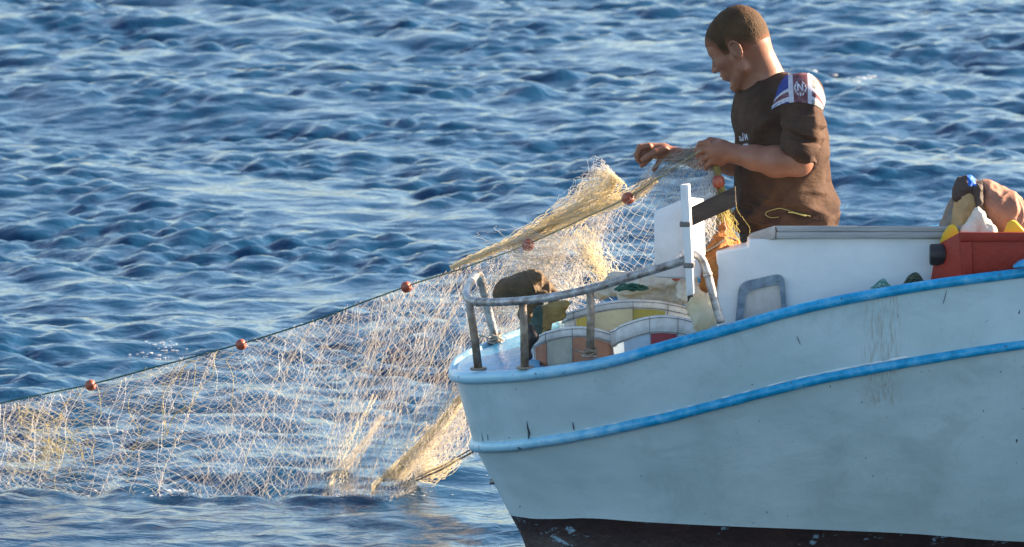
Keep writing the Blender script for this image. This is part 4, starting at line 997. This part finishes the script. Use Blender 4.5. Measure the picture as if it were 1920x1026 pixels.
# ------------------------------------------------------------------ the net
net = empty('fishing_net', WZ(500, 900, 0), 'pale diamond mesh net stretched from the sea to the fisherman, brown floats on its rope', 'fishing net')
def thread_mat(name, c1, c2, tr=.45, sc=8):
    return M(name, c1, c2, sc, .55, 0, trans=tr)
m_thr = thread_mat('net_thread', (.80, .73, .63), (.88, .83, .75)); m_thr_w = thread_mat('net_thread_white', (.86, .82, .77), (.92, .89, .85)); m_thr_t = thread_mat('net_thread_tan', (.95, .84, .60), (.96, .90, .74), .68); m_thr_y = thread_mat('net_thread_yellow', (.66, .50, .14), (.50, .44, .14), .35); m_thr_g = thread_mat('net_thread_grey', (.40, .36, .30), (.55, .50, .43), .35)
LINE = [(-420,862,1.65),(-150,795,1.35),(0,757,1.2),(90,738,1.15),(170,721,1.1),(300,686,1.02),(452,645,.95),(600,597,.85),(762,537,.75),(880,494,.66),(990,453,.55),(1090,408,.46),(1177,366,.35),(1240,325,.20),(1300,287,-.10)]
LW = np.array([W(*p) for p in LINE]); LPX = np.array([p[0] for p in LINE], float)
def on_line(px): return np.array([np.interp(px, LPX, LW[:, k]) for k in range(3)])
yw = WZ(500, 930, 0)[1]
def sheet(tp, bt, nu, nv, seed, r, depth=0., wobA=.02, jit=.003, stretch=1.0, belly=.05, drop=0., keep=None):
    """diamond netting between a top curve and a bottom curve; tp, bt: arrays of matched 3D points"""
    g = np.random.default_rng(seed); tp, bt = np.array(tp), np.array(bt); s_ = np.linspace(0, 1, len(tp))
    i = np.arange(nu + 1)[:, None]; j = np.arange(nv + 1)[None, :]
    u = (i + .5 * (j % 2)) / (nu + .5); v = np.broadcast_to(j / nv, u.shape)
    # gather the meshes irregularly along the rope
    gu = u + .010 * np.sin(u * 61 + seed) * (1 - v * .6) + .006 * np.sin(u * 143 + seed * 3)
    gu = np.clip(gu, 0, 1); vv = v + .05 * np.sin(u * 23 + seed) * v * (1 - v)
    T = np.stack([np.interp(gu, s_, tp[:, k]) for k in range(3)], -1); B = np.stack([np.interp(gu, s_, bt[:, k]) for k in range(3)], -1)
    P = T + (B - T) * vv[..., None]
    P[..., 1] += depth + belly * np.sin(np.pi * v); P[..., 2] -= drop * np.sin(np.pi * v)
    q = P.reshape(-1, 3); am = (np.sin(np.pi * np.clip(v, 0.02, 1)) * .8 + .2).reshape(-1, 1)
    wv = np.stack([vnoise(q, 7, seed + 1) + .5 * vnoise(q, 17, seed + 4), 2.5 * vnoise(q, 6, seed + 2), .7 * vnoise(q, 8, seed + 3) + .4 * vnoise(q, 19, seed + 5)], 1) * wobA * am
    q = q + wv + g.normal(size=q.shape) * jit
    q = q.reshape(P.shape); A = []; Bq = []
    for jj in range(nv):
        if jj % 2 == 0:
            A += [q[:, jj], q[1:, jj]]; Bq += [q[:, jj + 1], q[:-1, jj + 1]]
        else:
            A += [q[:, jj], q[:-1, jj]]; Bq += [q[:, jj + 1], q[1:, jj + 1]]
    A, Bq = np.concatenate(A), np.concatenate(Bq)
    m = np.linalg.norm(A - Bq, axis=1) < .14
    A, Bq = A[m], Bq[m]
    mid = (A + Bq) / 2 + g.normal(size=A.shape) * jit * .8 - np.array([0, 0, 1]) * .002
    m2 = g.random(len(A)) > .012
    return np.concatenate([A[m2], mid[m2]]), np.concatenate([mid[m2], Bq[m2]]), q
def build_segs(name, A, B, r, m, parent, kind=None):
    V, F = segs(A, B, r); o = mk(name, V, F, m, parent); 
    return o
tops = [-420, -150, 0, 170, 452, 600, 762, 880, 990, 1060, 1125, 1165]
bots = [(-520, None), (-250, None), (-90, None), (60, None), (300, None), (425, None), (560, None), (630, None), (700, None), (790, (905, 1.2)), (900, (850, .75)), (990, (800, .55))]
TP = [on_line(p) for p in tops]; BT = []
for (x, e) in bots:
    if e is None: q = WZ(x, 934, 0.0); q[2] = -.10
    else: q = W(x, e[0], e[1])
    BT.append(q)
for k, (nu, nv, dp, sd, r, wa, bl) in enumerate(((112, 46, 0, 1, .00052, .014, .06), (104, 40, -.05, 2, .00034, .030, -.04), (92, 34, .07, 3, .00026, .036, .12))):
    A, B, q = sheet(TP, BT, nu, nv, sd, r, dp * 0, wa, .0011, belly=bl)
    build_segs('netting', A, B, r, m_thr if k != 1 else m_thr_w, net)
# heavier slack threads falling down the sheet
def fallers(n, px0, px1, seed, r, m, name, amp=.02, spread=60, v1=1.0, vmin=.3):
    g = np.random.default_rng(seed); A = []; B = []; Rr = []
    s_ = np.linspace(0, 1, len(TP)); tx = np.array(tops, float)
    for _ in range(n):
        p = g.uniform(px0, px1); u0 = np.interp(p, tx, s_); du = g.normal() * .012; L = g.uniform(vmin, v1); K = 46
        t = np.linspace(0, L, K); uu = np.clip(u0 + du * t + .008 * np.sin(t * g.uniform(4, 12) + g.uniform(0, 6)), 0, 1)
        T = np.stack([np.interp(uu, s_, np.array(TP)[:, k]) for k in range(3)], -1); Bo = np.stack([np.interp(uu, s_, np.array(BT)[:, k]) for k in range(3)], -1)
        P = T + (Bo - T) * t[:, None]; P[:, 1] -= .03 * np.sin(np.pi * t); P += np.stack([vnoise(P, 12, seed + 7), vnoise(P, 9, seed + 8), vnoise(P, 14, seed + 9)], 1) * amp
        zig = ((np.arange(K) % 2) * 2 - 1) * g.uniform(.0001, .0007); P[:, 0] += zig
        A.append(P[:-1]); B.append(P[1:]); Rr.append(np.full(K - 1, r * g.uniform(.7, 1.3)))
    return build_segs(name, np.concatenate(A), np.concatenate(B), np.concatenate(Rr), m, net)
fallers(44, -150, 1100, 11, .00075, m_thr_w, 'slack_thread')
fallers(46, 620, 1120, 12, .0006, m_thr, 'slack_thread')
fallers(18, -60, 480, 13, .0009, m_thr_y, 'slack_thread', .03, v1=.7)
def bundle(name, path, wid, n, seed, r, m, parent, wl=.03, K=40, tail=.0, zig=.0025, dep=.02):
    """many wavy threads following a path of (px,py,y), spread sideways by wid(px units) at each point"""
    g = np.random.default_rng(seed); P0 = cr([W(*p) for p in path], 8); s0 = np.linspace(0, 1, len(P0)); wd = np.interp(s0, np.linspace(0, 1, len(wid)), wid) / 600.
    T = np.gradient(P0, axis=0); T /= np.linalg.norm(T, axis=1)[:, None]; Nn = np.stack([-T[:, 2], 0 * T[:, 0], T[:, 0]], 1); Nn /= np.linalg.norm(Nn, axis=1)[:, None]
    A = []; B = []; Rr = []
    for _ in range(n):
        a = g.uniform(0, 1 - .35); b_ = min(1, a + g.uniform(.25, 1)) if g.random() > .3 else 1; t = np.linspace(a if g.random() > .4 else 0, b_, K)
        off = g.normal() * .45; dr = g.normal() * .35; dy = g.normal() * dep; ph = g.uniform(0, 6, 3); fr = g.uniform(8, 40, 2)
        P = np.stack([np.interp(t, s0, P0[:, k]) for k in range(3)], -1); ww = np.interp(t, s0, wd); NN = np.stack([np.interp(t, s0, Nn[:, k]) for k in range(3)], -1)
        o_ = off + dr * (t - .5) + .18 * np.sin(fr[0] * t + ph[0]) + .08 * np.sin(fr[1] * 2 * t + ph[1])
        P = P + NN * (o_ * ww)[:, None]; P[:, 1] += dy + dep * .5 * np.sin(fr[0] * t + ph[2])
        P += g.normal(size=P.shape) * zig * .4; P[:, 0] += ((np.arange(K) % 2) * 2 - 1) * zig * .4
        A.append(P[:-1]); B.append(P[1:]); Rr.append(np.full(K - 1, r * g.uniform(.7, 1.3)))
    return build_segs(name, np.concatenate(A), np.concatenate(B), np.concatenate(Rr), m, parent)
# bunched tan webbing along the rope
bundle('bunched_netting', [(845,502,.66),(930,468,.60),(1010,432,.52),(1090,388,.45),(1140,352,.40),(1158,332,.38)], [3,9,17,27,31,20], 130, 21, .0008, m_thr_t, net, dep=.010)
bundle('bunched_netting', [(960,462,.57),(1050,420,.50),(1130,388,.43),(1180,372,.38),(1230,338,.27)], [6,16,16,14,8], 80, 22, .0007, m_thr_t, net, dep=.010)
bundle('bunched_netting', [(1040,400,.48),(1090,372,.45),(1130,338,.42),(1150,322,.40)], [14,30,38,30], 60, 27, .0005, m_thr_w, net)
bundle('bunched_netting', [(1185,372,.33),(1230,332,.22),(1290,292,-.05),(1325,282,-.12)], [14,20,18,10], 90, 23, .0005, m_thr_g, net)
# tan rope of gathered mesh coming up to the hull, with two fainter ones
bundle('gathered_mesh', [(905,705,.75),(868,742,.95),(825,800,1.15),(780,850,1.35),(735,895,1.5),(695,930,yw)], [5,8,11,15,20,24], 190, 24, .0008, m_thr_t, net, dep=.012)
bundle('gathered_mesh', [(885,760,.8),(840,820,1.0),(800,870,1.2),(790,890,1.25)], [24,40,46,30], 60, 25, .0006, m_thr, net)
bundle('gathered_mesh', [(720,780,1.25),(670,850,1.4),(640,895,1.5),(610,932,yw)], [6,12,18,22], 45, 26, .0006, m_thr, net)
bundle('gathered_mesh', [(700,740,1.2),(665,810,1.35),(640,870,1.5),(625,930,yw)], [8,14,18,20], 14, 28, .0006, m_thr_t, net)
bundle('gathered_mesh', [(815,800,1.15),(790,850,1.3),(800,890,1.25),(860,862,.9)], [20,34,30,16], 50, 33, .0006, m_thr_t, net)
bundle('gathered_mesh', [(60,760,1.2),(70,810,1.35),(130,850,1.45),(20,900,1.55)], [40,50,60,60], 30, 29, .0006, m_thr_y, net)
bundle('gathered_mesh', [(1085,430,.45),(1105,470,.42),(1125,505,.38),(1150,545,.34)], [26,26,26,30], 60, 30, .0007, m_thr_t, net)
bundle('gathered_mesh', [(1040,440,.48),(1030,490,.46),(1010,540,.44),(1000,600,.42)], [90,110,120,130], 130, 31, .0006, m_thr, net)
# open mesh between the rope and the white board
t2 = [on_line(x) for x in (1115, 1150, 1185, 1225)] + [W(1262, 322, .1), W(1300, 300, -.05)]
b2_ = [W(1120, 560, .36), W(1150, 550, .34), W(1190, 540, .32), W(1235, 525, .30), W(1260, 470, .05), W(1300, 420, .0)]
A, B, q = sheet(t2, b2_, 9, 16, 41, .0006, 0, .008, .0018, belly=.03); build_segs('netting', A, B, .00055, m_thr_w, net)
A, B, q = sheet(t2, b2_, 10, 18, 42, .0005, 0, .022, .003, belly=-.04); build_segs('netting', A, B, .00035, m_thr_w, net)
# fine veil from the hands over the board
t3 = [W(1240, 330, .15), W(1290, 300, .0), W(1320, 300, -.12), W(1342, 316, -.13), W(1348, 322, -.13)]; b3_ = [W(1228, 500, -.48), W(1250, 500, -.48), W(1285, 480, -.49), W(1315, 470, -.45), W(1338, 440, -.42)]
A, B, q = sheet(t3, b3_, 15, 20, 43, .0005, 0, .012, .002, belly=-.02); build_segs('netting', A, B, .00045, m_thr_w, net)
bundle('netting', [(1318,300,-.12),(1290,340,-.05),(1270,400,.0),(1262,450,.05)], [14,70,110,120], 60, 44, .0004, m_thr_w, net, dep=.05)
# hanging gathered end below the near hand
bundle('hanging_mesh', [(1342,312,-.14),(1347,350,-.16),(1350,400,-.2),(1350,450,-.24),(1352,492,-.28)], [8,12,26,36,40], 110, 45, .0007, m_thr_y, net)
bundle('hanging_mesh', [(1350,345,-.17),(1353,375,-.18),(1360,410,-.22),(1372,462,-.26)], [6,10,10,8], 90, 46, .0008, m_thr_y, net)
bundle('hanging_mesh', [(1336,318,-.14),(1326,360,-.2),(1312,420,-.28),(1306,480,-.34)], [8,26,50,60], 60, 47, .0005, m_thr_w, net)
# ropes
def rope_line(path, r, m, name, parent, sub=10):
    P = cr(path, sub); P = P + np.stack([vnoise(P, 9, 3), vnoise(P, 9, 4), vnoise(P, 9, 5)], 1) * .0018
    mb = MB(); mb.tube(P, r, 6)
    return mb.build(name, m, parent)
m_line, n, l, b = node_mat('float_line_rope'); b.inputs['Roughness'].default_value = .8
tc = n.new('ShaderNodeTexCoord'); sx = n.new('ShaderNodeSeparateXYZ'); l.new(tc.outputs['Object'], sx.inputs[0]); mr = n.new('ShaderNodeMapRange'); xx0 = net.location.x
mr.inputs[1].default_value = W(650, 580, .8)[0] - xx0; mr.inputs[2].default_value = W(820, 510, .7)[0] - xx0; l.new(sx.outputs[0], mr.inputs[0]); mx = n.new('ShaderNodeMix'); mx.data_type = 'RGBA'; l.new(mr.outputs[0], mx.inputs[0]); mx.inputs[6].default_value = (.03, .10, .08, 1); mx.inputs[7].default_value = (.30, .24, .12, 1); l.new(mx.outputs[2], b.inputs['Base Color'])
rope_line([on_line(x) - np.array([0, .06 if x > 800 else 0, 0]) for x in LPX] + [W(1325, 282, -.13), W(1345, 300, -.14), W(1347, 330, -.16)], .0026, m_line, 'float_line', net)
m_lead = M('lead_line_rope', (.06, .045, .035), (.13, .10, .07), 40, .8, .5, 200)
q0 = WZ(500, 945, 0); q0[2] = -.06
rope_line([q0, W(600, 934, yw), W(700, 927, yw - .02), W(760, 909, 1.35), W(820, 884, 1.1), W(885, 848, .85), W(960, 800, .65), W(1010, 740, .5)], .0034, m_lead, 'lead_line', net)
rope_line([W(690, 926, yw - .04), W(760, 904, 1.33), W(830, 873, 1.06), W(890, 838, .83), W(960, 795, .65)], .0022, m_lead, 'lead_line', net)
for px in (170, 452, 762, 990, 1177):
    p = on_line(px); d = on_line(px + 12) - on_line(px - 12); put_float(p + [0, -.004 - (.066 if px > 800 else 0), -.002], d, net, 1.0 if px < 900 else 1.1)
put_float(W(1347, 341, -.205), (1, -.3, .15), net, 1.12)
# orange netting heaped against the cabin end
m_or = M('orange_netting', (.72, .28, .06), (.50, .20, .06), 22, .75, .6, 120, trans=.35)
def b7(S):
    S.chain([W(1358, 428, -.26), W(1352, 458, -.30), W(1340, 490, -.36)], [.010, .026, .034], .02); S.chain([W(1362, 430, -.26), W(1372, 462, -.24), W(1365, 500, -.26)], [.008, .020, .03], .02); S.chain([W(1345, 480, -.34), W(1332, 500, -.40), W(1328, 535, -.42)], [.03, .02, .02], .02)
blob('orange_netting_heap', 'orange gathered netting hanging below the yellow mesh against the cabin corner', 'netting', *bounds([W(1300, 415, -.2), W(1390, 620, -.5)], .02), .003, b7, m_or, [(.007, 34, 21, (1.4, 1, .35), True), (.003, 80, 22, (1.3, 1, .4), True)])
mb = MB(); mb.tube(cr([W(1300, 482, -.40), W(1330, 468, -.37), W(1350, 455, -.345), W(1366, 446, -.31), W(1380, 450, -.28)], 6), .0042, 8); o = mb.build('thick_rope', m_lead); lab(o, 'thick brown cord crossing the orange netting beside the cabin corner', 'cord')

# foam flecks where the net leaves the water, and on two breaking crests
SN = SEAV
def flecks(cx, cy, sx, sy, n, seed, r0):
    g = np.random.default_rng(seed); m = (np.abs(SN[:, 0] - cx) < sx * 2) & (np.abs(SN[:, 1] - cy) < sy * 2); P = SN[m]; V = []; F = []
    for _ in range(n):
        x, y = cx + g.normal() * sx, cy + g.normal() * sy; i = np.argmin((P[:, 0] - x)**2 + (P[:, 1] - y)**2); z = P[i, 2]; r = r0 * g.uniform(.4, 1.6); k = 6; b0 = len(V)
        for ring, (q, h_) in enumerate(((1, 0), (.6, .5))):
            for a in range(k): V.append((x + r * q * 1.6 * math.cos(a * 6.283 / k) * g.uniform(.6, 1.2), y + r * q * math.sin(a * 6.283 / k) * g.uniform(.6, 1.2), z + .0005 + r * h_ * .5))
        for a in range(k): F.append((b0 + a, b0 + (a + 1) % k, b0 + k + (a + 1) % k, b0 + k + a))
        F.append(tuple(b0 + k + a for a in range(k)))
    return V, F
V = []; F = []
for args in ((WZ(700, 926, 0)[0], yw, .10, .02, 110, 1, .0034), (WZ(330, 934, 0)[0], yw - .03, .12, .02, 60, 2, .0032), (WZ(0, 928, 0)[0], yw, .4, .03, 30, 3, .0025), (WZ(300, 652, 0)[0], WZ(300, 652, 0)[1], .05, .10, 50, 4, .0045),
             (WZ(1533, 132, 0)[0], WZ(1533, 132, 0)[1], .05, .25, 26, 5, .009), (WZ(1618, 143, 0)[0], WZ(1618, 143, 0)[1], .04, .2, 26, 6, .009), (WZ(930, 900, 0)[0], WZ(930, 900, 0)[1], .03, .2, 14, 7, .003)):
    v, f = flecks(*args); b0 = len(V); V += v; F += [tuple(i + b0 for i in q) for q in f]
fo = mk('foam', V, F, M('sea_foam', (.85, .88, .9), None, rough=.5, trans=.3), None, False); lab(fo, kind='stuff')
